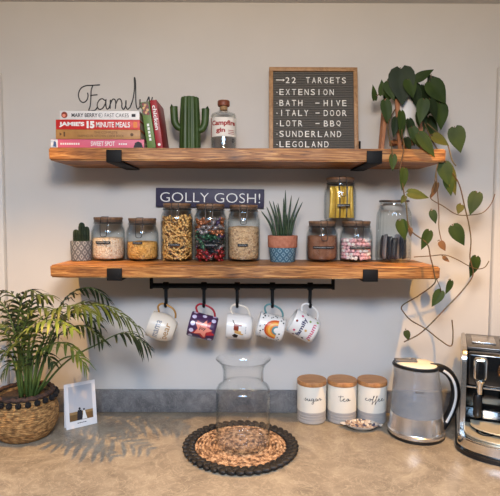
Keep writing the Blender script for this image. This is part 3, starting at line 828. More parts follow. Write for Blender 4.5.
fill_solid('cocoa_powder', 'brown cocoa powder inside a squat jar', 'cocoa', x6, JY, JZ, ri, PY(322,236,JY).z-Z2, m_coco, 4)
x7, r7, h7 = jarpos(339.8, 372.3, 221.2); _, ri7, zs7 = jar('storage_jar', 'squat clip-top jar of pink and white marshmallows', x7, JY, JZ, r7, h7, tape=(.076,.045,.006))
jx = (PY(324.2,200,JY).x+PY(355.8,200,JY).x)/2; jr = (PY(355.8,200,JY).x-PY(324.2,200,JY).x)/2
h8 = PY(340,177.8,JY).z-(JZ+max(h6,h7)+.0026)
z8 = JZ+max(h6,h7)+.0026
_, ri8, zs8 = jar('storage_jar', 'clip-top jar of yellow packets stacked on two other jars', jx, JY, z8, jr, h8, lid_r=.88, tape=(.044,.045,.004))

# pieces inside the jars: one mesh per kind, copied
def copies(proto, spots, label, cat, group):
    for i, M in enumerate(spots):
        o = proto if i == 0 else proto.copy()
        if i: COL.objects.link(o)
        o.matrix_world = M
        tag(o, label, cat, group)
def ring_spots(x, y, z, ri, z0, z1, size, dz, nr, tiltf, seed, inner=True):
    rr_ = random.Random(seed); out = []
    zc = z0; k = 0
    while zc < z1:
        for rad, cnt in (((ri-size, nr), (max(ri-size*2.9, .006), max(3, int(nr*.5)))) if inner else ((ri-size, nr),)):
            for j in range(cnt):
                a = 2*PI*(j+.5*(k%2))/cnt + rr_.uniform(-.08,.08)
                p = Vector((x+rad*math.cos(a), y+rad*math.sin(a), z+zc+rr_.uniform(-.15,.15)*dz))
                out.append(Matrix.Translation(p) @ Matrix.Rotation(a+PI/2, 4, 'Z') @ tiltf(rr_))
        zc += dz; k += 1
    return out
# pasta spirals
m_pasta = mat('pasta', S(234,180,98), .6, col2=S(244,204,134), nscale=40)
bm = new(); L = .026
for s in (0, PI):
    n = 22; A = []; B = []
    for i in range(n+1):
        q = i/n; a = s+q*2.6*PI; zz_ = (q-.5)*L
        A.append(bm.verts.new((zz_, 0.0006*math.cos(a), .0006*math.sin(a)))); B.append(bm.verts.new((zz_+.0018, .0058*math.cos(a), .0058*math.sin(a))))
    for i in range(n):
        f = bm.faces.new([A[i], A[i+1], B[i+1], B[i]])
r_ = bmesh.ops.solidify(bm, geom=bm.faces[:], thickness=.0024)
tube(bm, [(-L/2,0,0),(L/2,0,0)], .0026, 8)
pp = finish('pasta_spiral', bm, m_pasta, None, True)
copies(pp, ring_spots(x3, JY, JZ, ri3, .014, zs3-.008, .0068, .0118, 13, lambda q: Matrix.Rotation(q.uniform(-1.2,1.2),4,'Y') @ Matrix.Rotation(q.uniform(0,6),4,'X'), 5),
       'golden pasta spiral among many in the tall jar', 'pasta', 'pasta spirals in the tall jar')
# marshmallows
for mi_, (cname, colr) in enumerate((('pink', (236,184,188)), ('white', (244,232,224)))):
    mm = mat(cname+'_marshmallow', S(*colr), .8)
    bm = new(); rm = .0058
    lathe(bm, [(0,-.0055),(rm*.75,-.0055),(rm*.97,-.004),(rm,0),(rm*.97,.004),(rm*.75,.0055),(0,.0055)], 14)
    o = finish('marshmallow', bm, mm)
    sp = ring_spots(x7, JY, JZ, ri7, .014, PY(356,236.5,JY).z-Z2-.003, .0068, .0115, 22, lambda q: Euler((q.uniform(0,6),q.uniform(0,6),0)).to_matrix().to_4x4(), 11)
    sp = [s for k, s in enumerate(sp) if (k*7+3*(k//5)) % 5 in ((0,2,3) if mi_ == 0 else (1,4))]
    copies(o, sp, f'small {cname} marshmallow among others in the squat jar', 'marshmallow', f'{cname} marshmallows in the jar')
# wrapped sweets in the mixed jar
def sweet(colr, rough=.3, metal=.3):
    bm = new(); sphere(bm, (0,0,0), .0078, (1.25,.9,.9), 12, 8)
    for s in (-1,1):
        lathe(bm, [(.0012,0),(.0045,.006),(.0052,.0085),(0,.005)], 10, Matrix.Translation((s*.0085,0,0)) @ Matrix.Rotation(s*PI/2,4,'Y'))
    return finish('wrapped_sweet', bm, mat('foil_'+'_'.join(str(c) for c in colr), S(*colr), rough, metal))
zt4 = PY(210,218,JY).z-Z2
sp = ring_spots(x4, JY, JZ, ri4, .016, zt4, .0100, .0165, 12, lambda q: Euler((q.uniform(-.6,.6),q.uniform(-1,1),q.uniform(-.3,.3))).to_matrix().to_4x4(), 21)
nl = len(sp); b_ = {k: [] for k in range(6)}
for k, M in enumerate(sp):
    q = (M.translation.z-JZ)/zt4; rr_ = R.random()
    if q < .28: c_ = 0 if rr_ < .6 else (4 if rr_ < .8 else 5)
    elif q < .66: c_ = 1 if rr_ < .45 else (5 if rr_ < .72 else (2 if rr_ < .86 else 4))
    else: c_ = 3 if rr_ < .55 else (2 if rr_ < .7 else 4)
    b_[c_].append(M)
for c_, (nm, colr) in enumerate((('red',(150,28,34)),('green',(44,92,62)),('purple',(70,46,86)),('copper',(168,98,56)),('silver',(150,140,140)),('black',(34,34,38)))):
    if b_[c_]: copies(sweet(colr), b_[c_], f'{nm} foil wrapped sweet in the tall mixed jar', 'sweet', f'{nm} sweets in the tall jar')
# yellow packets standing in the stacked jar
m_yfoil = mat('yellow_foil', S(206,160,42), .35, .2, col2=S(226,186,76), nscale=50, bump=.4, bscale=80); m_dfoil = mat('dark_foil', S(58,46,26), .4)
def packet(w, h, m1, m2=None):
    bm = new(); t_ = bmesh.new(); bmesh.ops.create_grid(t_, x_segments=6, y_segments=12, size=.5)
    vs = []
    top = {}; n = 10; mrows = 14
    grid = []
    for s in (-1, 1):
        g_ = []
        for j in range(mrows+1):
            row = []
            for i in range(n+1):
                u = i/n-.5; v = j/mrows
                d = .0055*math.sqrt(max(0, 1-(2*u)**2))*min(1, 6*min(v, 1-v))**.7
                d += .0007*math.sin(v*40+i)
                row.append(bm.verts.new((u*w, s*max(d, .0002), v*h)))
            g_.append(row)
        grid.append(g_)
    for gi, g_ in enumerate(grid):
        for j in range(mrows):
            for i in range(n):
                vs_ = [g_[j][i], g_[j][i+1], g_[j+1][i+1], g_[j+1][i]]
                f = bm.faces.new(vs_ if gi == 0 else vs_[::-1])
                if m2 and 4 <= i <= 5: f.material_index = 1
    t_.free()
    bmesh.ops.remove_doubles(bm, verts=bm.verts, dist=.0003)
    return bm
hp = zs8-.002
for k, (dx, dy, w, tz) in enumerate(((-.029,-.020,.024,.05),(-.005,-.028,.024,-.03),(.018,-.028,.022,.02),(.036,-.006,.022,-.05),(-.020,.016,.026,.0),(.012,.014,.026,.0))):
    bm = packet(w, hp, m_yfoil, m_dfoil if k in (1,2) else None)
    o = finish('snack_packet', bm, [m_yfoil, m_dfoil], None, True, (jx+dx, JY+dy, z8+.008), auto=0)
    o.rotation_euler = (0, tz, -dx*12)
    tag(o, ['yellow foil packet against the near left glass of the stacked jar','yellow foil packet with dark stripe, left of centre in the stacked jar','yellow foil packet with dark stripe, right of centre in the stacked jar',
            'yellow foil packet against the far right glass of the stacked jar','yellow foil packet at the back left inside the stacked jar','yellow foil packet at the back right inside the stacked jar'][k], 'packet', 'yellow packets in the stacked jar')

# ribbed tall jar
q = PY(393.4, 240, -.07); s_ = PY(394.4,240,-.07).x-q.x
rj = thing('ribbed_jar', 'tall ribbed glass jar with dark sachets at the shelf end', 'jar', (q.x, -.07, JZ))
hz_ = PY(393, 201, -.07).z-Z2; r = 16.8*s_
rib = lambda a, z: 1+(.032*math.cos(26*a) if .012 < z < hz_*.80 else 0)
bm = new()
lathe(bm, [(0,0),(r*.9,0),(r*.97,.004),(r,.014),(r,hz_*.3),(r*.99,hz_*.6),(r*.97,hz_*.78),(r*.90,hz_*.86),(r*.80,hz_*.91),(r*.80,hz_-.004)], 156, fn=rib)
lathe(bm, [(r*.76,hz_-.004),(r*.76,hz_*.91),(r*.86,hz_*.86),(r*.92,hz_*.78),(r*.94,hz_*.3),(r*.93,.014),(0,.008)], 60)
finish('glass_body', bm, m_glass, rj)
bm = new(); lathe(bm, [(r*.70,hz_-.0045),(r*.86,hz_-.0045),(r*.88,hz_-.002),(r*.86,hz_+.0015),(r*.70,hz_+.0015)], 44, closed=True); finish('rim', bm, mat('dull_metal', S(110,98,86), .4, .7), rj)
sach = [mat('dark_sachet', S(34,36,44), .4), mat('slate_sachet', S(62,66,78), .4), mat('grey_sachet', S(120,116,118), .5)]
rr_ = random.Random(4)
for k in range(14):
    a = 2*PI*k/14; rad = r*.70 if k % 2 == 0 else r*.44
    w = .018; hh = hz_*(.30+.10*rr_.random())
    o = finish('sachet', packet(w, hh, None), [sach[k % 3 if k % 5 else 0]], None, True, (q.x+rad*math.cos(a), -.07+rad*math.sin(a), JZ+.011), auto=0)
    o.rotation_euler = (rr_.uniform(-.06,.06), rr_.uniform(-.05,.05), a+PI/2)
    tag(o, 'slim %s paper sachet standing in the ribbed jar' % ('black','slate blue','grey')[k % 3 if k % 5 else 0], 'sachet', '%s sachets in the ribbed jar' % ('black','slate','grey')[k % 3 if k % 5 else 0])

# ------------------------------------------------------------------ little cactus pot
q = PY(81.5, 250, -.08); s_ = PY(82.5,250,-.08).x-q.x
cp = thing('potted_cactus', 'tiny three-stemmed cactus in grey patterned pot at the shelf end', 'plant', (q.x, -.08, JZ))
hp = PY(81, 241, -.08).z-Z2
bm = new(); lathe(bm, [(0,0),(9.2*s_,0),(9.8*s_,.002),(10.4*s_,hp*.5),(10.6*s_,hp-.002),(10.4*s_,hp),(9.4*s_,hp),(9.2*s_,hp-.008),(0,hp-.008)], 40)
finish('pot', bm, lattice('grey_pattern', S(92,92,94), S(150,150,148), 10, .030, .7, .16), cp)
bm = new(); lathe(bm, [(0,hp-.006),(9.15*s_,hp-.006),(9.15*s_,hp-.0079),(0,hp-.0079)], 30); finish('soil', bm, mat('dark_soil', S(44,34,26), .95, col2=S(70,54,40), nscale=200), cp)
m_cact = mat('cactus_skin', S(30,40,26), .7, col2=S(48,60,40), nscale=60, spec=.25)
for dx, dy, hh, rr_ in ((-4.6,-.006,13,2.7),(.6,0,20,3.0),(5.8,-.004,16,2.6)):
    bm = new(); n = 8; hm = hh*s_
    lathe(bm, [(rr_*s_*.9,0),(rr_*s_,hm*.3),(rr_*s_,hm*.75),(rr_*s_*.8,hm*.92),(rr_*s_*.4,hm*.99),(0,hm)], 48, fn=lambda a, z: 1+.16*math.cos(8*a))
    o = finish('stem', bm, m_cact, cp); o.location = (dx*s_, dy, hp-.0055)

# ------------------------------------------------------------------ snake plant
q = PY(282.5, 255, -.085); s_ = PY(283.5,255,-.085).x-q.x
sp_ = thing('snake_plant', 'spiky snake plant in a blue and terracotta pot on the lower shelf', 'plant', (q.x, -.085, JZ))
hp = PY(282, 235.6, -.085).z-Z2; hb = PY(282, 247.5, -.085).z-Z2
bm = new(); lathe(bm, [(0,0),(11.8*s_,0),(12.2*s_,.002),(13.8*s_,hb),(14.0*s_,hb)], 48)
finish('pot', bm, lattice('blue_lattice', S(66,104,124), S(150,178,186), 12, .026, .5, .12), sp_)
bm = new(); lathe(bm, [(13.8*s_,hb+.0002),(14.6*s_,hb+.001),(15*s_,hp-.002),(14.6*s_,hp),(13.6*s_,hp),(13.2*s_,hp-.008),(0,hp-.008)], 48)
finish('pot_rim', bm, mat('terracotta', S(164,98,72), .85, col2=S(184,120,92), nscale=80, bump=.5), sp_)
bm = new(); lathe(bm, [(0,hp-.006),(13.1*s_,hp-.006),(13.1*s_,hp-.0079),(0,hp-.0079)], 30); finish('soil', bm, MATS['dark_soil'], sp_)
m_snake = mat('snake_leaf', S(34,52,32), .45, col2=S(58,78,48), nscale=6, stretch=(1,1,14), lo=.4, hi=.6)
# (base x, tip x, tip y) measured in px
for bxp, txp, typ, dy in ((-8,-22,211,-.012),(-7,-16,207,.008),(-4,-14,201,-.008),(-3,-9.5,201,.012),(-1,-7,205,-.014),(-.5,-5,203,.004),(1,.5,198,-.006),(2.5,2.5,190,.002),(3,3.5,214,-.016),(5,9,195,.01),(6,16,197,-.002),(7,19,202,-.01),(5.5,13,207,.014)):
    zt = PY(282, typ, -.085).z-Z2
    p0 = Vector((bxp*s_, dy*.8, hp-.009)); p2 = Vector((txp*s_, dy*2, zt)); p1 = p0.lerp(p2, .5)+Vector(((bxp-txp)*.12*s_,0,.004))
    bm = new(); tube(bm, catmull([p0,p1,p2], 8), lambda t: .0046*(1-t)**.55*(.85+.3*t)+.0004, 10)
    finish('leaf', bm, m_snake, sp_)

# ------------------------------------------------------------------ trailing pothos
PYY = -.115
q = PY(402, 130, PYY); s_ = PY(403,130,PYY).x-q.x
po = thing('trailing_plant', 'heart-leaved trailing pothos spilling from a white pot on wooden stand', 'plant', (q.x, PYY, Z1+.0004))
hstand = PY(402, 102, PYY).z-Z1
for dxb, dxt, dyb in ((-23.5,-19,-.045),(-6,-9.5,-.05),(16,12,-.045),(8,6,.05),(-18,-15,.05)):
    pb = Vector((dxb*s_, dyb, 0)); pt_ = Vector((dxt*s_, dyb*.85, hstand))
    bm = new(); Mx = Matrix.Translation(pb)
    d = (pt_-pb)
    rotq = Vector((0,0,1)).rotation_difference(d.normalized()).to_matrix().to_4x4()
    t_ = bmesh.new(); bmesh.ops.create_cube(t_, size=1)
    for v in t_.verts:
        k = .85 if v.co.z < 0 else 1
        v.co = Vector((v.co.x*.013*k, v.co.y*.013*k, (v.co.z+.5)*d.length))
    bmesh.ops.bevel(t_, geom=list(t_.edges), offset=.0018, segments=2, affect='EDGES')
    merge(bm, t_, Mx @ rotq); finish('stand_leg', bm, m_stand, po)
bm = new()
for ang in (0, PI/2): box(bm, (-.05,-.006,.030), (.05,.006,.040), .001, 2, Matrix.Rotation(ang+.5,4,'Z'))
finish('stand_cross', bm, m_stand, po)
bm = new(); hp = PY(402, 99, PYY).z-Z1
lathe(bm, [(0,.041),(.030,.041),(.040,.046),(.046,.07),(.049,hp-.003),(.048,hp),(.045,hp),(.044,hp-.012),(0,hp-.012)], 40, Matrix.Translation((.010,0,0)))
finish('pot', bm, mat('white_pot', S(206,202,196), .5), po)
bm = new(); lathe(bm, [(0,hp-.008),(.0438,hp-.008),(.0438,hp-.0119),(0,hp-.0119)], 30, Matrix.Translation((.010,0,0))); finish('soil', bm, MATS['dark_soil'], po)
m_leafs = [mat('pothos_leaf', S(38,54,16), .6, col2=S(54,70,22), nscale=16, spec=.25), mat('pothos_leaf_dark', S(22,34,12), .6, col2=S(32,46,16), nscale=16, spec=.25), mat('pothos_leaf_olive', S(76,76,30), .6, col2=S(58,68,24), nscale=20, spec=.25), mat('pothos_leaf_brown', S(104,70,38), .6)]
m_vine = mat('vine_stem', S(104,70,40), .6, col2=S(84,74,36), nscale=30)
ORG = Vector((q.x, PYY, Z1+.0004))
def heart(bm, base, tip, w, nrm, fold=.18, curl=.12, mi=0):
    base = Vector(base); tip = Vector(tip); L = (tip-base).length
    d = (tip-base).normalized(); n = (Vector(nrm)-d*Vector(nrm).dot(d)).normalized(); s = d.cross(n)
    rows = [(-.10,.0,.30),(-.06,.30,.62),(.02,.0,.82),(.16,.0,.98),(.32,0,1.0),(.50,0,.86),(.68,0,.60),(.83,0,.34),(.94,0,.12),(1.0,0,.0)]
    prof = [(.0,.26,-.09),(.05,.72,-.07),(.14,.95,-.02),(.28,1.0,0),(.44,.92,0),(.60,.72,0),(.75,.46,0),(.88,.22,0),(.96,.07,0),(1.0,.0,0)]
    G = []
    for (t, wd, back) in prof:
        row = []
        for k in (-1,-.66,-.33,0,.33,.66,1):
            hw = wd*w/2
            l = t*L + (back*L*abs(k)**1.2)
            ht = fold*abs(k)*hw - curl*L*t*t - .10*hw*(k*k)
            row.append(bm.verts.new(base + d*l + s*(k*hw) + n*ht))
        G.append(row)
    for A, B in zip(G[:-1], G[1:]):
        for i in range(6):
            try:
                f = bm.faces.new([A[i], A[i+1], B[i+1], B[i]]); f.material_index = mi
            except ValueError: pass
LV = [ # base px, tip px, width px, Y, material
 (374.8,100,373.4,84,6.5,-.13,0),(382,95,382,79,8,-.15,0),(392,98,397,68,22,-.16,0),(401,69,403,105,26,-.19,1),(415,80,434.5,68.5,10,-.13,0),(430,82,447,103,20,-.16,0),
 (385,101,389,125,11.5,-.18,0),(401,112,403,140,10,-.20,0),(413,86,420,110,14,-.17,1),(424,86,432,112,15,-.14,1),(440,104,442,130,16,-.15,0),(409,120,416,146,10,-.19,1),
 (420,112,424,134,12,-.16,0),(419,134,436,157,13,-.25,0),(433,136,450,145,12,-.22,2),(455,128,461,153,17,-.2,0),(393,155,393,171,8.5,-.262,0),(406,138,411,152,9,-.22,1),
 (404,169,403,191,10,-.262,0),(408,193,430,197,12,-.255,0),(445,165,458,195,17,-.21,2),(443,163,449,186,15,-.225,0),(437,183,431,199,7,-.20,3),(432,211,436,224,8,-.255,0),(477,193,470,215,14,-.18,0),
 (461,205,458,214,8,-.17,2),(453,226,465,246,14.5,-.2,0),(400,221,406,240,14.5,-.258,0),(429,231,422,250,11.5,-.26,0),(440,242,446,251,8,-.252,3),(443,257,450,262,5,-.20,3),
 (476,257,471,278,13.5,-.18,0),(451,281,446,295,7.5,-.19,0),(441,291,432,307,11,-.21,0),(406,331,409,341,7,-.15,2),(410,228,411,237,5.5,-.256,3),(405,196,401,204,6,-.262,2),
 (436,88,428,74,13,-.11,1),(408,80,414,98,14,-.2,0),(424,100,420,124,13,-.21,0),(430,100,437,120,13,-.2,1),(388,82,394,100,12,-.18,0),(412,128,420,148,11,-.21,0),(396,118,394,138,9,-.19,1),(447,176,452,196,12,-.215,0),
 (420,94,412,78,12,-.12,1),(434,96,424,118,14,-.12,0),(398,104,392,128,9,-.12,1),(428,118,438,142,12,-.13,0),(390,84,384,100,11,-.13,1),(443,112,436,96,11,-.10,1)]
for (bx_, by_, tx_, ty_, w, Y, mi_) in LV:
    rr_ = random.Random(int(bx_*13+by_))
    b0 = PY(bx_, by_, Y)-ORG; t0 = PY(tx_, ty_, Y-.006)-ORG
    wm = w*s_*(Y-CAM.y)/(PYY-CAM.y)
    bm = new()
    heart(bm, b0, t0, wm, (rr_.uniform(-.35,.35), -1, rr_.uniform(.0,.5)), .22, .10)
    # short petiole back towards the vine
    tube(bm, catmull([b0, b0+Vector((0,.006,.006)), b0+Vector((rr_.uniform(-.008,.008),.014,.002))], 4), .0011, 6, mi=1)
    finish('leaf', bm, [m_leafs[mi_], m_vine], po, auto=0)
VN = [
 ([(408,104,-.12),(402,130,-.2),(404,148,-.262),(400,168,-.262),(402,182,-.262),(406,204,-.262),(410,229,-.262),(426.5,243,-.262),(430.5,257,-.262),(434.6,275,-.262),(434,284,-.26),(418,296,-.22),(402,306,-.19),(405,314,-.19),(412,321,-.19),(426,329,-.19),(440,340,-.19),(451,346,-.19),(453,334,-.19),(452,320,-.19)], .0016),
 ([(416,104,-.12),(432,140,-.20),(442,156,-.23),(449,168,-.22),(459,184,-.21),(465,208,-.2),(469,225,-.19),(471,241,-.19),(470,258,-.19),(473,275,-.19),(462,291,-.19),(447,307,-.19),(422,332,-.17),(404,342,-.15)], .0016),
 ([(440,156,-.235),(436,172,-.235),(434,188,-.23),(430.5,198,-.22),(443,206,-.2),(457,214.5,-.18),(471,215,-.17),(483,212.5,-.16),(491,204,-.15),(495,194,-.15)], .0012),
 ([(414,257,-.256),(430,256,-.25),(445,255,-.21),(458,260,-.20),(469,266,-.19),(478,269,-.18),(485,267,-.17),(489,261,-.17)], .0012),
 ([(436,172,-.235),(438,198,-.225),(439,215,-.22),(439,229,-.23),(443,247,-.25)], .0012),
 ([(398,104,-.12),(388,125,-.2),(392,150,-.262),(392,158,-.262)], .0014),
 ([(412,100,-.12),(424,120,-.15),(445,140,-.19),(452,160,-.22),(456,166,-.22)], .0014),
 ([(420,100,-.12),(430,84,-.14),(431,74,-.14)], .0012), ([(404,100,-.12),(398,84,-.14),(396,78,-.15)], .0012), ([(398,102,-.12),(386,92,-.15),(376,96,-.14)], .0012), ([(434.6,275,-.262),(440,287,-.23),(441,292,-.21)], .001)]
for pts, rad in VN:
    bm = new(); tube(bm, catmull([PY(a, b, c)-ORG for a, b, c in pts], 6), rad*1.25, 7); finish('vine', bm, m_vine, po)

# ------------------------------------------------------------------ palm in a basket
bf = PZ(27, 445.5, 0); BYc = -.205
q = PY(25.5, 420, BYc); s_ = PY(26.5,420,BYc).x-q.x
bk = thing('basket', 'round woven seagrass basket with dark rim and black pompoms', 'basket', (q.x, BYc, .0004))
zr = PY(26, 389.5, BYc).z
def bprof(zf):   # radius in px by height fraction
    pts = [(0,22.5),(.08,25.5),(.25,29.5),(.45,31.5),(.62,31),(.8,28.5),(.93,26.5),(1,26.5)]
    for (a, ra), (b, rb) in zip(pts[:-1], pts[1:]):
        if a <= zf <= b: return ra+(rb-ra)*(zf-a)/(b-a)
    return 26
rows = 22
bm = new(); prof = [(0,.0),(20*s_,0)]
for k in range(rows):
    for j in range(3):
        f = (k+j/3)/rows
        prof.append(((bprof(f)+ .55*math.sin(PI*j/3+.2))*s_, .001+f*(zr-.010)))
prof += [(24.5*s_, zr-.010), (24.2*s_, zr-.04), (0, zr-.045)]
lathe(bm, prof, 96, fn=lambda a, z: 1+.006*math.sin(40*a+z*900))
m_bask = mat('seagrass', S(96,68,36), .85, col2=S(184,142,88), col3=S(148,108,62), nscale=60, stretch=(1,1,3), detail=5, bump=.6, bscale=120)
finish('woven_body', bm, m_bask, bk)
bm = new(); n = 80
tube(bm, [((26.3+.35*math.sin(20*a))*s_*math.cos(a),(26.3+.35*math.sin(20*a))*s_*math.sin(a), zr-.006+.0012*math.cos(20*a)) for a in [2*PI*k/n for k in range(n)]], .0075, 10, closed=True)
finish('rim', bm, mat('dark_rim', S(44,32,28), .8, col2=S(88,60,46), nscale=90), bk)
bm = new(); lathe(bm, [(0,zr-.020),(23.8*s_,zr-.020),(23.8*s_,zr-.03),(0,zr-.03)], 40); finish('soil', bm, MATS['dark_soil'], bk)
m_pom = mat('black_wool', S(20,18,19), .95, bump=1, bscale=300)
bm = new()
sphere(bm, (0,0,0), 2.9*s_, (1,1,1), 14, 10)
for v in bm.verts: v.co *= 1+.12*mnoise.noise(v.co*400)
pm = finish('pompom', bm, m_pom, bk)
for k in range(22):
    o = pm if k == 0 else pm.copy()
    if k: COL.objects.link(o); o.parent = bk
    a = 2*PI*(k+.3)/22
    o.location = (29.6*s_*math.cos(a), 29.6*s_*math.sin(a), zr-.019)
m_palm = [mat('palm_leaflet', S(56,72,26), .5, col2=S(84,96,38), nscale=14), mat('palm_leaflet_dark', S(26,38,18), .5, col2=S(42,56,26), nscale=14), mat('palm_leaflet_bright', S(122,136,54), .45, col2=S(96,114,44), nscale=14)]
m_pstem = mat('palm_stem', S(92,112,52), .5, col2=S(66,84,38), nscale=20)
pr_ = thing('palm_plant', 'leafy green parlour palm growing out of the pompom basket', 'plant', (q.x, BYc, zr-.018))
PO = Vector((q.x, BYc, zr-.018))
def frond(pts, mi_, L0, start=.35, n=13, seed=0, wd=.0105):
    n = int(n*.92); L0 *= 1.12
    rr_ = random.Random(seed)
    P = [PY(a, b, c)-PO for a, b, c in pts]
    P[0].z = 0
    cur = catmull(P, 10); m = len(cur)
    bm = new()
    tube(bm, cur, lambda t: .0030*(1-t)+.0008, 7, mi=1)
    acc = [0]
    for a, b in zip(cur[:-1], cur[1:]): acc.append(acc[-1]+(b-a).length)
    tot = acc[-1]
    def at(t):
        s = t*tot
        for i in range(m-1):
            if acc[i+1] >= s:
                f = (s-acc[i])/max(1e-9, acc[i+1]-acc[i]); return cur[i].lerp(cur[i+1], f), (cur[i+1]-cur[i]).normalized()
        return cur[-1], (cur[-1]-cur[-2]).normalized()
    for k in range(n):
        t = start+(1-start)*(k+.5)/n
        p, d = at(min(t, .999))
        side = d.cross(Vector((0,0,1)))
        side = side.normalized() if side.length > .15 else Vector((1,-.3,0)).normalized()
        env = math.sin(PI*min(1, .22+.7*(k+.5)/n))**.7
        for s in (-1, 1):
            L = L0*env*rr_.uniform(.85,1.1)
            fw_ = .75+.5*(k/n)
            dr = (side*s + d*fw_ + Vector((rr_.uniform(-.12,.12), rr_.uniform(-.12,.12), rr_.uniform(.05,.3)))).normalized()
            nrm = dr.cross(d).normalized()*(-s)
            if nrm.z < 0: nrm = -nrm
            sd = dr.cross(nrm).normalized()
            ns = 7; prev = None
            for i in range(ns+1):
                u = i/ns
                c_ = p + dr*(L*u) + Vector((0,0,-1))*(L*.55*u*u*(1.0+.3*rr_.random()))
                w = wd*.5*(math.sin(PI*(u**.75)*.96+.06))**.8
                if i == ns: w = .0002
                cc = nrm*(.25*w)
                row = [bm.verts.new(c_-sd*w+cc), bm.verts.new(c_), bm.verts.new(c_+sd*w+cc)]
                if prev:
                    for j in range(2):
                        f = bm.faces.new([prev[j], prev[j+1], row[j+1], row[j]]); f.material_index = 0
                prev = row
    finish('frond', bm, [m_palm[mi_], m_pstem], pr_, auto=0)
c0 = BYc
FR = [
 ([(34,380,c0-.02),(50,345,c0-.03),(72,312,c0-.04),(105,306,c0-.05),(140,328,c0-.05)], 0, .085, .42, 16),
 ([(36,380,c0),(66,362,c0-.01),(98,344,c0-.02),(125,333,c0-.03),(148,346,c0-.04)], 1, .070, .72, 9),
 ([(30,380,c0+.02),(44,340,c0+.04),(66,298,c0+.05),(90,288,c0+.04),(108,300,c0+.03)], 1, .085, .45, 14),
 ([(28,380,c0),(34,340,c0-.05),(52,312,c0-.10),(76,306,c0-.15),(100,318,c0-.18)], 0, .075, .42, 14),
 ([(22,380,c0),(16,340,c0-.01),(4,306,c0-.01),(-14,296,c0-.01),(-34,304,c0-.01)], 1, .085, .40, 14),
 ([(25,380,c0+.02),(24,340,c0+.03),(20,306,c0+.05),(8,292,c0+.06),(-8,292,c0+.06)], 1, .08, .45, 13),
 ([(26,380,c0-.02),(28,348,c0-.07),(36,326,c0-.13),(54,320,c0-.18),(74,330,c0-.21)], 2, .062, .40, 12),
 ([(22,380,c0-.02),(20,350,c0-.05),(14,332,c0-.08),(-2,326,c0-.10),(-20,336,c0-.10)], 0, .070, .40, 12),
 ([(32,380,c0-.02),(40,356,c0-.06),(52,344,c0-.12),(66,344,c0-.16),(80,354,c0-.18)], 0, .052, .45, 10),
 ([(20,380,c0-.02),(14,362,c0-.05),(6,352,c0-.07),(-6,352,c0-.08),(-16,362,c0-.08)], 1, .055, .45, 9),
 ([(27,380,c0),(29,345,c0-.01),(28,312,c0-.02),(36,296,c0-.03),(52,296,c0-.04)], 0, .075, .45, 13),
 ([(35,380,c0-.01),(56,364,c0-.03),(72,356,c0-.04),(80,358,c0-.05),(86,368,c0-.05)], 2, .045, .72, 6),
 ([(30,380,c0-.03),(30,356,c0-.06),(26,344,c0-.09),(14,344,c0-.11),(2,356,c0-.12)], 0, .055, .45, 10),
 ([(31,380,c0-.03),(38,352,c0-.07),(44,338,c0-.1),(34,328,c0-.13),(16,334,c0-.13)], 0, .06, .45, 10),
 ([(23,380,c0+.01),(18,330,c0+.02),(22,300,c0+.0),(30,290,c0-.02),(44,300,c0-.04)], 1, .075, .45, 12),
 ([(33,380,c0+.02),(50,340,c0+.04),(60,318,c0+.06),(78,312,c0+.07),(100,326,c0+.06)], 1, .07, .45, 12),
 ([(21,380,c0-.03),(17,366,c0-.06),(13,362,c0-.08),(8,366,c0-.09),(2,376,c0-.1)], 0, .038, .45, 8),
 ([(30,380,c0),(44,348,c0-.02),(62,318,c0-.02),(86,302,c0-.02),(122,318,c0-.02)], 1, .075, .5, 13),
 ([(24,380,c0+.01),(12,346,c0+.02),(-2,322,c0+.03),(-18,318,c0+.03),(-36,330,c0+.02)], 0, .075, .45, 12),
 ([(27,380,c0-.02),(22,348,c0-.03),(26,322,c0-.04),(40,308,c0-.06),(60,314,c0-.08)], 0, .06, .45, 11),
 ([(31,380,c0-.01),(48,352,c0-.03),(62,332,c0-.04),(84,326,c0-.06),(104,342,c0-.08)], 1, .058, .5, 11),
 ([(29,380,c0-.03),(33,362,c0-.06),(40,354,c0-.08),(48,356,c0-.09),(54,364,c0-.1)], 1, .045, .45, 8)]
for i, (pts, mi_, L0, st, n) in enumerate(FR): frond(pts, mi_, L0, st, n, i)

# ------------------------------------------------------------------ photo card
bl = PZ(66.4, 430.6, 0); br = PZ(97.3, 423.2, 0)
ang = math.atan2(br.y-bl.y, br.x-bl.x); wcard = (br-bl).length
hcard = PY(66.5, 385.3, bl.y+.012).z
pc = thing('photo_card', 'white photo card with a wedding couple in a field, beside basket', 'card', ((bl.x+br.x)/2, (bl.y+br.y)/2, .0005), (-.14, 0, ang))
bm = new(); box(bm, (-wcard/2,0,0), (wcard/2,.0012,hcard), .0002, 1)
finish('front_leaf', bm, mat('card_white', S(226,222,220), .6), pc)
bm = new(); box(bm, (-wcard/2,0,0), (wcard/2,.0012,hcard), .0002, 1); o = finish('back_leaf', bm, MATS['card_white'], pc); o.rotation_euler = (.15, 0, 0); 
o.location = (0, hcard*math.sin(.15)+.001, hcard-hcard*math.cos(.15)); o.rotation_euler = (.15,0,0)
bm = new(); P_ = lambda u, v, e=.0003: Vector((-wcard/2+u*wcard, -e, v*hcard))
rect = lambda a, b, c_, d_: [(a,b),(c_,b),(c_,d_),(a,d_)]
blob(bm, rect(.12,.16,.88,.93), P_, 0, 2)
blob(bm, rect(.12,.16,.88,.34), lambda u, v: P_(u, v, .0005), 1, 2)
blob(bm, rect(.12,.30,.88,.36), lambda u, v: P_(u, v, .0006), 2, 1)
def silh(o, mi_): blob(bm, o, lambda u, v: P_(u, v, .0008+.0001*mi_), mi_, 2)
silh([(.36,.165),(.52,.165),(.53,.34),(.50,.385),(.40,.385),(.37,.34)], 3); silh(circ(.45,.415,.035,10,.028), 3)
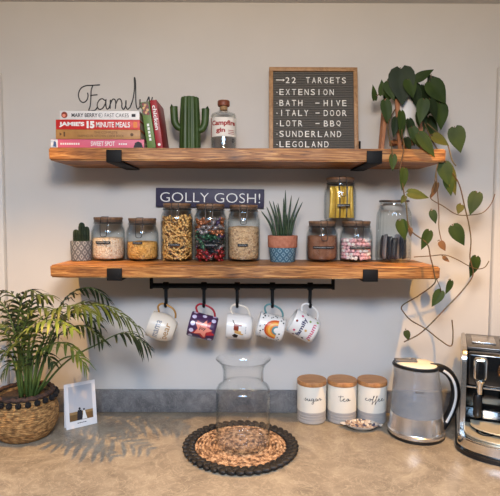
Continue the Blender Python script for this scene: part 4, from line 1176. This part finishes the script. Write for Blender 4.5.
silh([(.52,.17),(.68,.17),(.64,.28),(.62,.36),(.56,.36),(.55,.28)], 4); silh(circ(.59,.385,.03,10,.024), 3)
for k in range(5): blob(bm, rect(.36+.06*k,.09,.405+.06*k,.108), lambda u, v: P_(u, v, .0004), 3, 1)
finish('photo_print', bm, [mat('print_sky', S(186,184,186), .5), mat('print_field', S(112,82,44), .5), mat('print_crop', S(148,116,72), .5), m_dark, m_ink], pc, smooth=False)

# ------------------------------------------------------------------ placemat
cF = PZ(240.5, 478, 0); cB = PZ(240.5, 424.5, 0.012)
mc = Vector((PZ(240.5, 450, 0).x, (cF.y+cB.y)/2, 0)); mr = (PZ(299.3, 450, 0).x-PZ(182, 450, 0).x)/2
mr = .176
mc.y = cF.y+mr
mat_ = thing('placemat', 'round woven placemat with black plaited border under the glass vase', 'placemat', (mc.x, mc.y, .0004))
bm = new()
ri_ = mr*.785; nr = 13
lathe(bm, [(0,.001),(ri_,.001),(ri_,.004),(0,.004)], 60)
for k in range(nr):
    r0 = ri_*(k+.6)/nr; seg = max(18, int(2*PI*r0/.009))
    n = seg*4
    pts = []
    for i in range(n):
        a = 2*PI*i/n
        pts.append((r0*math.cos(a), r0*math.sin(a), .0055+.0011*math.cos(a*seg)))
    tube(bm, pts, lambda t: .0052, 6, closed=True)
m_rat = mat('rattan', S(88,62,42), .8, col2=S(204,168,130), col3=S(160,122,88), nscale=75, detail=3, lo=.38, hi=.62, bump=.8, bscale=160)
finish('woven_centre', bm, m_rat, mat_)
bm = new(); nb = 42
rb = (mr+ri_)/2; wb = (mr-ri_)/2
for i in range(nb):
    a = 2*PI*i/nb
    for s in (-1, 1):
        aa = a+(.5*2*PI/nb if s > 0 else 0)
        M = Matrix.Rotation(aa, 4, 'Z') @ Matrix.Translation((rb+s*wb*.30, 0, .0085)) @ Matrix.Rotation(s*.85, 4, 'Z') @ Matrix.Rotation(-s*.16, 4, 'Y')
        sphere(bm, (0,0,0), 1, (wb*.90,.0104,.0078), 12, 8, M=M)
finish('plaited_border', bm, mat('black_plait', S(16,14,15), .6, col2=S(27,24,24), nscale=120, stretch=(1,1,1), bump=.4), mat_)

# ------------------------------------------------------------------ glass vase
VY = -.285
q = PY(243, 440, VY); s_ = PY(244,420,VY).x-PY(243,420,VY).x
vz = .0122
vs_ = thing('glass_vase', 'large clear empty glass vase with flared lip on the placemat', 'vase', (q.x, VY, vz))
zv = lambda py, dy=0: PY(243, py, VY+dy).z-vz
ht = zv(358.5)
rb_ = 27.0*s_
outer = [(0,0),(rb_*.93,0),(rb_*.98,.003),(rb_,.008),(rb_*1.003,ht*.3),(rb_*1.003,ht*.60),(rb_*.985,ht*.645),(rb_*.92,ht*.685),(rb_*.80,ht*.71),(rb_*.755,ht*.73),(rb_*.745,ht*.77),(rb_*.745,ht*.85),(rb_*.77,ht*.90),(rb_*.85,ht*.95),(rb_*.99,ht*.993),(rb_*1.01,ht)]
inner = [(max(r-.0035,0), z) for r, z in outer if z > ht*.29][::-1]
inner[0] = (rb_*.99, ht+.0005)
inner += [(rb_*.965,.022),(rb_*.90,.016),(0,.015)]
bm = new(); lathe(bm, outer+inner, 64); finish('glass_body', bm, m_vaseg, vs_)

# ------------------------------------------------------------------ canisters
m_can = mat('canister_cream', S(226,220,206), .4); m_cgrey = mat('canister_grey', S(168,164,160), .55)
SCR = {
 'sugar': [[(-.46,.05),(-.40,.22),(-.38,.05),(-.44,-.02),(-.32,.1),(-.30,.2),(-.29,.03),(-.22,.02),(-.19,.2),(-.18,.02),(-.12,.06)],
           [(0,.18),(-.08,.2),(-.10,.05),(-.02,.04),(.01,.2),(0,-.2),(-.08,-.24),(-.05,-.12),(.08,.04)],
           [(.20,.17),(.12,.2),(.09,.06),(.15,.01),(.20,.16),(.20,.03),(.27,.06),(.31,.2),(.37,.17),(.36,.04),(.46,.08)]],
 'tea': [[(-.20,.48),(-.24,.1),(-.20,.0),(-.12,.06),(-.04,.14),(0,.22),(-.06,.2),(-.07,.04),(.02,.0),(.10,.08)], [(-.34,.36),(-.06,.40)],
         [(.24,.18),(.16,.2),(.11,.08),(.17,.01),(.24,.18),(.24,.02),(.34,.08)]],
 'coffee': [[(-.38,.18),(-.44,.2),(-.48,.08),(-.42,.01),(-.34,.05)], [(-.26,.2),(-.32,.1),(-.27,.0),(-.20,.1),(-.26,.2),(-.16,.16)],
            [(-.16,.08),(-.06,.42),(-.09,.44),(-.12,.1),(-.16,-.28),(-.11,-.1),(-.02,.08)], [(-.02,.08),(.08,.42),(.05,.44),(.02,.1),(-.02,-.28),(.03,-.1),(.10,.06)],
            [(.10,.06),(.19,.16),(.16,.22),(.12,.08),(.18,.0),(.27,.06)], [(.27,.06),(.36,.16),(.33,.22),(.29,.08),(.35,.0),(.46,.08)]]}
def canister(pxc, word, label, contents_w):
    Y = -.074; qq = PY(pxc, 400, Y); s = PY(pxc+1,400,Y).x-qq.x; r = 14.4*s
    t = thing('canister', label, 'canister', (qq.x, Y, .0005), group='bamboo-lidded kitchen canisters')
    ht_ = .143; hl_ = .128
    bm = new()
    prof = [(0,0),(r*.94,0),(r,.003)]
    hg = .040
    for k in range(4):
        z0 = .003+k*(hg-.003)/4; z1 = z0+(hg-.003)/4
        prof += [(r,z0+.001),(r,z1-.0018),(r*.982,z1-.0009)]
    lathe(bm, prof+[(r,hg)], 44, mi=1)
    lathe(bm, [(r,hg),(r,hl_-.003),(r*.985,hl_),(r*.9,hl_),(r*.9,.006),(0,.005)], 44, mi=0)
    bmesh.ops.remove_doubles(bm, verts=bm.verts, dist=1e-6)
    finish('canister_body', bm, [m_can, m_cgrey], t)
    bm = new(); lathe(bm, [(0,hl_+.0003),(r*1.005,hl_+.0003),(r*1.02,hl_+.002),(r*1.02,ht_-.002),(r*1.0,ht_),(0,ht_)], 44); finish('lid', bm, m_bamboo, t)
    bm = new(); fn = cyl(r, eps=.0002)
    for st in SCR[word]:
        pts = catmull([fn(u*contents_w, .082+v*.040) for u, v in st], 6)
        tube(bm, pts, .00085, 5)
    finish('lettering', bm, m_dark, t)
canister(311.6, 'sugar', 'cream canister marked sugar with a bamboo lid', .066)
canister(341.8, 'tea', 'cream canister marked tea with a bamboo lid', .062)
canister(371.8, 'coffee', 'cream canister marked coffee with a bamboo lid, beside kettle', .072)

# ------------------------------------------------------------------ spoon-rest dish
qq = PZ(361, 427.5, 0); s = (PZ(362,427,0).x-PZ(361,427,0).x)
ds = thing('patterned_dish', 'small painted pottery dish with two tab handles before the canisters', 'dish', (qq.x, qq.y-.008, .0005), (0,0,-.10))
m_dish = mat('dish_glaze', S(206,202,196), .3)
def dishpat():
    m = mat('dish_pattern', S(50,58,88), .35, col2=S(206,198,184), col3=S(140,112,92), nscale=120, kind='voronoi', lo=.15, hi=.75); return m
m_dp = dishpat()
bm = new(); rd = 15*s
lathe(bm, [(0,0),(rd*.5,0),(rd*.56,.002),(rd*.85,.012),(rd,.022),(rd*1.01,.0235)], 48, sx=1.08, sy=.74)
lathe(bm, [(rd*1.01,.0235),(rd*.96,.0225),(rd*.80,.0125),(rd*.5,.005),(0,.0042)], 48, mi=1, sx=1.08, sy=.74)
bmesh.ops.remove_doubles(bm, verts=bm.verts, dist=1e-6)
o = finish('bowl', bm, [m_dish, m_dp], ds); o.scale = (1,1,.72)
for sg in (-1, 1):
    bm = new()
    o = [(sg*(rd*1.03),-.010),(sg*(rd*1.20),-.012),(sg*(rd*1.36),-.004),(sg*(rd*1.40),.004),(sg*(rd*1.30),.010),(sg*(rd*1.03),.011)]
    t_ = bmesh.new()
    A = [t_.verts.new((x_,y_,.0205+.0015*abs(x_)/rd)) for x_, y_ in o]; B = [t_.verts.new((x_,y_,.0165+.0015*abs(x_)/rd)) for x_, y_ in o]
    t_.faces.new(A); t_.faces.new(B[::-1])
    for k in range(6): t_.faces.new([A[k],B[k],B[(k+1)%6],A[(k+1)%6]])
    bmesh.ops.recalc_face_normals(t_, faces=t_.faces)
    bmesh.ops.bevel(t_, geom=list(t_.edges), offset=.0012, segments=2, affect='EDGES')
    merge(bm, t_, None, 0)
    o = finish('tab_handle', bm, m_dish if sg < 0 else m_dp, ds); o.scale = (1,1,.72)

# ------------------------------------------------------------------ kettle
KY = -.185
q = PY(416, 430, KY); s_ = PY(417,410,KY).x-PY(416,410,KY).x
kt = thing('kettle', 'glass and brushed steel electric kettle with black handle', 'kettle', (q.x, KY, .0005))
zk = lambda py: PY(416, py, KY).z
m_brush = mat('brushed_steel', S(214,212,210), .24, .9, col2=S(230,228,226), nscale=14, stretch=(1,1,.05)); m_blkp = mat('black_plastic', S(22,22,23), .35); m_chrome = mat('chrome', S(228,226,222), .14, 1.0)
m_lidw = mat('cream_lid', S(228,220,200), .4); m_greyp2 = mat('grey_plastic', S(98,98,100), .4)
zst = zk(411); ztop = zk(365)
bm = new(); lathe(bm, [(0,0),(27*s_,0),(27.6*s_,.003),(27.4*s_,.010),(0,.010)], 56); finish('power_base', bm, m_blkp, kt)
bm = new(); lathe(bm, [(0,.0104),(27.6*s_,.0104),(28*s_,.013),(27.7*s_,.020),(26.6*s_,.0225),(26.2*s_,.026),(25.2*s_,zst),(0,zst)], 64); finish('steel_body', bm, m_brush, kt)
bm = new()
lathe(bm, [(25.2*s_,zst+.0003),(24.4*s_,zst+.3*(ztop-zst)),(21.4*s_,zst+.75*(ztop-zst)),(19.6*s_,ztop),(19.6*s_-.003,ztop),(21.4*s_-.003,zst+.75*(ztop-zst)),(24.4*s_-.003,zst+.3*(ztop-zst)),(25.2*s_-.003,zst+.0003)], 64, closed=True)
# pouring lip on the left
for v in bm.verts:
    f = max(0, (v.co.z-zst)/(ztop-zst))
    if v.co.x < 0: v.co.x *= 1+.22*f**4*max(0, -v.co.x/(21*s_))
finish('glass_jug', bm, m_kglass, kt)
zw = zk(404.5)
bm = new(); lathe(bm, [(0,zst+.001),(24.2*s_,zst+.001),(23.6*s_,zw),(0,zw)], 56); o = finish('water', bm, m_water, kt)
zl = ztop
def tilt_lip(bm):
    for v in bm.verts:
        if v.co.x < 0: v.co.x *= 1+.22*max(0, -v.co.x/(20*s_))
        v.co.z += -.05*v.co.x+.0005
bm = new()
lathe(bm, [(18.8*s_,zl-.006),(20.0*s_,zl-.006),(20.4*s_,zl-.001),(20.0*s_,zl+.003),(18.6*s_,zl+.0035),(18.4*s_,zl-.001)], 56, closed=True)
tilt_lip(bm); finish('collar', bm, m_blkp, kt)
bm = new(); lathe(bm, [(0,zl-.001),(18.2*s_,zl-.001),(18.3*s_,zl+.0045),(17.3*s_,zl+.0075),(10*s_,zl+.0095),(0,zl+.010)], 48)
tilt_lip(bm); finish('lid', bm, m_lidw, kt)
bm = new(); box(bm, (-19*s_,-.012,zl+.008), (-1*s_,.012,zl+.0165), .0035, 3); sphere(bm, (-4*s_,0,zl+.0165), .009, (1,1,.6), 14, 8); tilt_lip(bm); finish('lid_catch', bm, m_greyp2, kt)
# handle on the right
hpx = [(430,367),(440,368),(448.5,373),(454,382),(455.5,394),(453,406),(448,417),(442,427),(437,432)]
pts = []
for a, b in hpx:
    p = PY(a, b, KY-.01); pts.append(Vector((p.x-q.x, -.010, p.z)))
bm = new(); tube(bm, catmull(pts, 6), lambda t: .0142-.002*abs(2*t-1)**2, 14, flat=1.1); finish('handle', bm, m_blkp, kt)
bm = new(); cur = catmull(pts, 6)
inl = []
for i, p in enumerate(cur[8:-10]):
    inl.append(p+Vector((-.0040,-.0140,-.001)))
tube(bm, inl, .0042, 8, flat=.6); finish('handle_inlay', bm, mat('white_plastic', S(222,220,216), .4), kt)
bm = new(); fn = cyl(24.2*s_, eps=.0012)
text(bm, 'BOSCH', fn, -.030, zk(385.5), w=.024, h=.0058, bold=.02); finish('brand_mark', bm, m_dark, kt)

# ------------------------------------------------------------------ coffee machine
MX = PY(503, 420, -.28).x; MYB = -.075
cmn = thing('coffee_machine', 'chrome and black espresso machine standing right of the kettle', 'coffee machine', (MX, 0, .0005))
hw = .125; ZT = .300; YF = -.315
m_gloss = mat('black_gloss', S(14,14,15), .12, spec=.6, coat=.5); m_dchrome = mat('dark_chrome', S(184,180,174), .22, .9); m_tank = mat('smoked_side', S(92,90,88), .25, .6)
# D-shaped foot and drip tray
def dshape(w, yb, yf, rr=1.0, n=28):
    o = [(w, yb)]
    yc = yf+w*.72
    o += [(-w*math.cos(PI+PI*k/n)*1.0, yc - w*.72*math.sin(PI*k/n)) for k in range(n+1)][::-1]
    return o
def slab_d(w, yb, yf, z0, z1, bev=.003):
    o = [(w, yb)]; n = 30; yc = yf+w*.62
    for k in range(n+1):
        a = PI*k/n; o.append((w*math.cos(a), yc-w*.62*math.sin(a)))
    o.append((-w, yb))
    t_ = bmesh.new()
    A = [t_.verts.new((x_, y_, z0)) for x_, y_ in o]; B = [t_.verts.new((x_, y_, z1)) for x_, y_ in o]
    m = len(o); t_.faces.new(A[::-1]); t_.faces.new(B)
    for k in range(m): t_.faces.new([A[k], A[(k+1)%m], B[(k+1)%m], B[k]])
    bmesh.ops.recalc_face_normals(t_, faces=t_.faces)
    if bev: bmesh.ops.bevel(t_, geom=[e for e in t_.edges if abs(e.verts[0].co.z-e.verts[1].co.z) < 1e-6], offset=bev, segments=3, affect='EDGES')
    return t_
YT = -.418
finish('foot', slab_d(hw+.012, MYB, YT-.006, 0, .016), m_blkp, cmn)
finish('drip_tray', slab_d(hw+.008, MYB, YT, .0164, .050, .004), m_chrome, cmn)
bm = slab_d(hw-.012, YF+.05, YT+.018, .0504, .056, .0015); finish('tray_plate', bm, mat('warm_reflection_plate', S(222,210,184), .34, .6), cmn)  # chrome plate, its bright warm reflection painted in as cream
bm = new()
for sx_ in (-.055, .035): 
    lathe(bm, [(.020,.0564),(.026,.0564),(.026,.0575),(.020,.0575)], 28, Matrix.Translation((sx_, YT+.085, 0)), closed=True)
    lathe(bm, [(0,.0562),(.012,.0562),(.012,.0568),(0,.0568)], 20, Matrix.Translation((sx_, YT+.085, 0)))
finish('cup_rings', bm, m_blkp, cmn)
# raised plate on the tray
bm = slab_d(hw-.030, YF+.04, YT+.050, .066, .070, .0012); finish('cup_shelf', bm, mat('warm_reflection_shelf', S(226,216,190), .38, .55), cmn)  # cream colour stands in for ceiling light mirrored in the chrome
bm = new()
for sx_ in (-.085, .085): box(bm, (sx_-.005, YF+.02, .0562), (sx_+.005, YF+.03, .0658), .001)
finish('shelf_posts', bm, m_blkp, cmn)
# side shells with rounded top front corner
def side(xa, xb, m, name):
    o = [(MYB, .0505), (MYB, ZT)]
    rc = .045
    for k in range(9):
        a = PI/2*k/8; o.append((YF+rc-rc*math.sin(a), ZT-rc+rc*math.cos(a)))
    o += [(YF, .0505)]
    t_ = bmesh.new()
    A = [t_.verts.new((xa, y_, z_)) for y_, z_ in o]; B = [t_.verts.new((xb, y_, z_)) for y_, z_ in o]
    n = len(o); t_.faces.new(A); t_.faces.new(B[::-1])
    for k in range(n): t_.faces.new([A[k], B[k], B[(k+1)%n], A[(k+1)%n]])
    bmesh.ops.recalc_face_normals(t_, faces=t_.faces)
    bmesh.ops.bevel(t_, geom=list(t_.edges), offset=.003, segments=2, affect='EDGES')
    finish(name, t_, m, cmn)
side(-hw, -hw+.014, m_dchrome, 'side_panel'); side(hw-.014, hw, m_dchrome, 'side_panel')
# back column and head
bm = new(); box(bm, (-hw+.0142, -.205, .0505), (hw-.0142, MYB, .183), .002); finish('back_panel', bm, m_gloss, cmn)
bm = new(); box(bm, (-hw+.0142, YF+.012, .183), (hw-.0142, MYB, ZT-.012), .010, 3); finish('brew_head', bm, m_gloss, cmn)
bm = new(); box(bm, (-hw+.0142, YF+.010, .180), (hw-.0142, YF+.016, .185), .001); finish('head_trim', bm, m_chrome, cmn)
bm = new(); box(bm, (-hw+.0142, YF+.045, ZT-.0118), (hw-.0142, MYB, ZT-.002), .003, 2); finish('top_cover', bm, m_tank, cmn)
bm = new(); box(bm, (-hw+.03, -.22, ZT-.0018), (-hw+.10, -.12, ZT+.004), .002, 2); box(bm, (-hw+.115, -.22, ZT-.0018), (hw-.03, -.12, ZT+.004), .002, 2)
finish('top_lids', bm, m_dchrome, cmn)
# brewing spout: chrome bell with a neck and black nozzle
sx_ = -.073
bm = new(); Ms = Matrix.Translation((sx_, YF+.002, 0))
box(bm, (-.021,-.012,.208), (.021,.012,.278), .011, 4, Ms)
lathe(bm, [(0,.166),(.008,.166),(.010,.174),(.010,.192),(.017,.208),(0,.210)], 24, Ms)
finish('coffee_spout', bm, m_chrome, cmn)
bm = new(); lathe(bm, [(0,.214),(.012,.214),(.013,.226),(.013,.258),(.008,.268),(0,.269)], 24, Matrix.Translation((sx_, YF-.009, 0)) @ Matrix.Scale(.35, 4, (0,1,0))); finish('spout_window', bm, m_gloss, cmn)
bm = new(); lathe(bm, [(0,.094),(.010,.094),(.0125,.100),(.0125,.155),(.009,.164),(0,.1655)], 22, Matrix.Translation((sx_-.004, YF+.006, 0))); finish('nozzle', bm, m_blkp, cmn)
# round chrome dial and steam wand
dx_ = -.004
bm = new(); lathe(bm, [(0,0),(.028,0),(.030,.004),(.030,.012),(.026,.016),(0,.017)], 36, Matrix.Translation((dx_+.008, YF+.012, .243)) @ Matrix.Rotation(PI/2,4,'X')); finish('dial', bm, mat('copper_dial', S(150,112,82), .2, .9), cmn)
bm = new(); tube(bm, catmull([(dx_+.010,YF+.03,.215),(dx_+.010,YF-.002,.19),(dx_+.006,YF-.008,.15),(dx_+.004,YF-.012,.088)], 6), .0075, 12); finish('steam_wand', bm, m_blkp, cmn)

th_ = math.radians(-22); Cx, Cy = .802, -.222
Rz = Matrix.Rotation(th_, 4, 'Z')
cmn.matrix_world = Matrix.Translation((Cx, Cy, .0005)) @ Rz @ Matrix.Translation((0, .22, 0))
# pieces of parts go one level deeper
DEEP = {'kettle': {'lid_catch':'lid','handle_inlay':'handle','brand_mark':'glass_jug'},
        'coffee_machine': {'spout_window':'coffee_spout','nozzle':'coffee_spout','cup_rings':'tray_plate','shelf_posts':'cup_shelf','top_lids':'top_cover','head_trim':'brew_head'},
        'gin_bottle': {'cork':'stopper'}, 'storage_jar': {'rubber_seal':'lid'}, 'photo_card': {'photo_print':'front_leaf'}, 'wall_sign': {'lettering':'board'},
        'cookbook': {'spine_print':'cover','cover_photo':'cover'}, 'canister': {'lettering':'canister_body'}, 'shelf_bracket': {'screw':'wall_plate'},
        'letter_board': {'letter':'felt_panel','numeral':'felt_panel','hyphen':'felt_panel','bullet':'felt_panel','arrow':'felt_panel'}}
for o in list(COL.objects):
    if o.parent is None and o.name.split('.')[0] in DEEP:
        mp = DEEP[o.name.split('.')[0]]; ch = list(o.children)
        for c in ch:
            tgt = mp.get(c.name.split('.')[0])
            if tgt: c.parent = next(k for k in ch if k.name.split('.')[0] == tgt)
# ------------------------------------------------------------------ light
def spot(x, y, power, col=(1,.76,.50), size=104, rad=.006, blend=.75):
    l = bpy.data.lights.new('downlight', 'SPOT'); l.energy = power; l.color = col; l.spot_size = math.radians(size); l.spot_blend = blend; l.shadow_soft_size = rad
    o = bpy.data.objects.new('downlight', l); COL.objects.link(o); o.location = (x, y, CEIL-.012)
    return o
spot(-.72, -.57, 88, (1,.54,.14), 82); spot(.76, -.54, 90, (1,.54,.14), 85)
l = bpy.data.lights.new('warm_fill', 'POINT'); l.energy = 62; l.color = (1,.84,.68); l.shadow_soft_size = .14  # added fill light without a fixture, warms the upper wall and ceiling
o = bpy.data.objects.new('warm_fill', l); COL.objects.link(o); o.location = (.0, -1.7, 1.25)
l = bpy.data.lights.new('rooflight', 'AREA'); l.shape = 'RECTANGLE'; l.size = 1.3; l.size_y = .8; l.energy = 84; l.color = (.32,.60,1)
o = bpy.data.objects.new('rooflight', l); COL.objects.link(o); o.location = (0, -2.25, CEIL-.012)
w = bpy.data.worlds.new('daylight'); scene.world = w; w.use_nodes = True
w.node_tree.nodes['Background'].inputs['Color'].default_value = (.72,.84,1,1); w.node_tree.nodes['Background'].inputs['Strength'].default_value = .12

scene.view_settings.view_transform = 'Standard'; scene.view_settings.look = 'None'
scene.view_settings.gamma = 1; scene.view_settings.use_curve_mapping = False
scene.view_settings.exposure = -0.05
scene.cycles.use_denoising = True
scene.cycles.max_bounces = 14; scene.cycles.transparent_max_bounces = 24; scene.cycles.transmission_bounces = 10
scene.cycles.caustics_reflective = False; scene.cycles.caustics_refractive = False
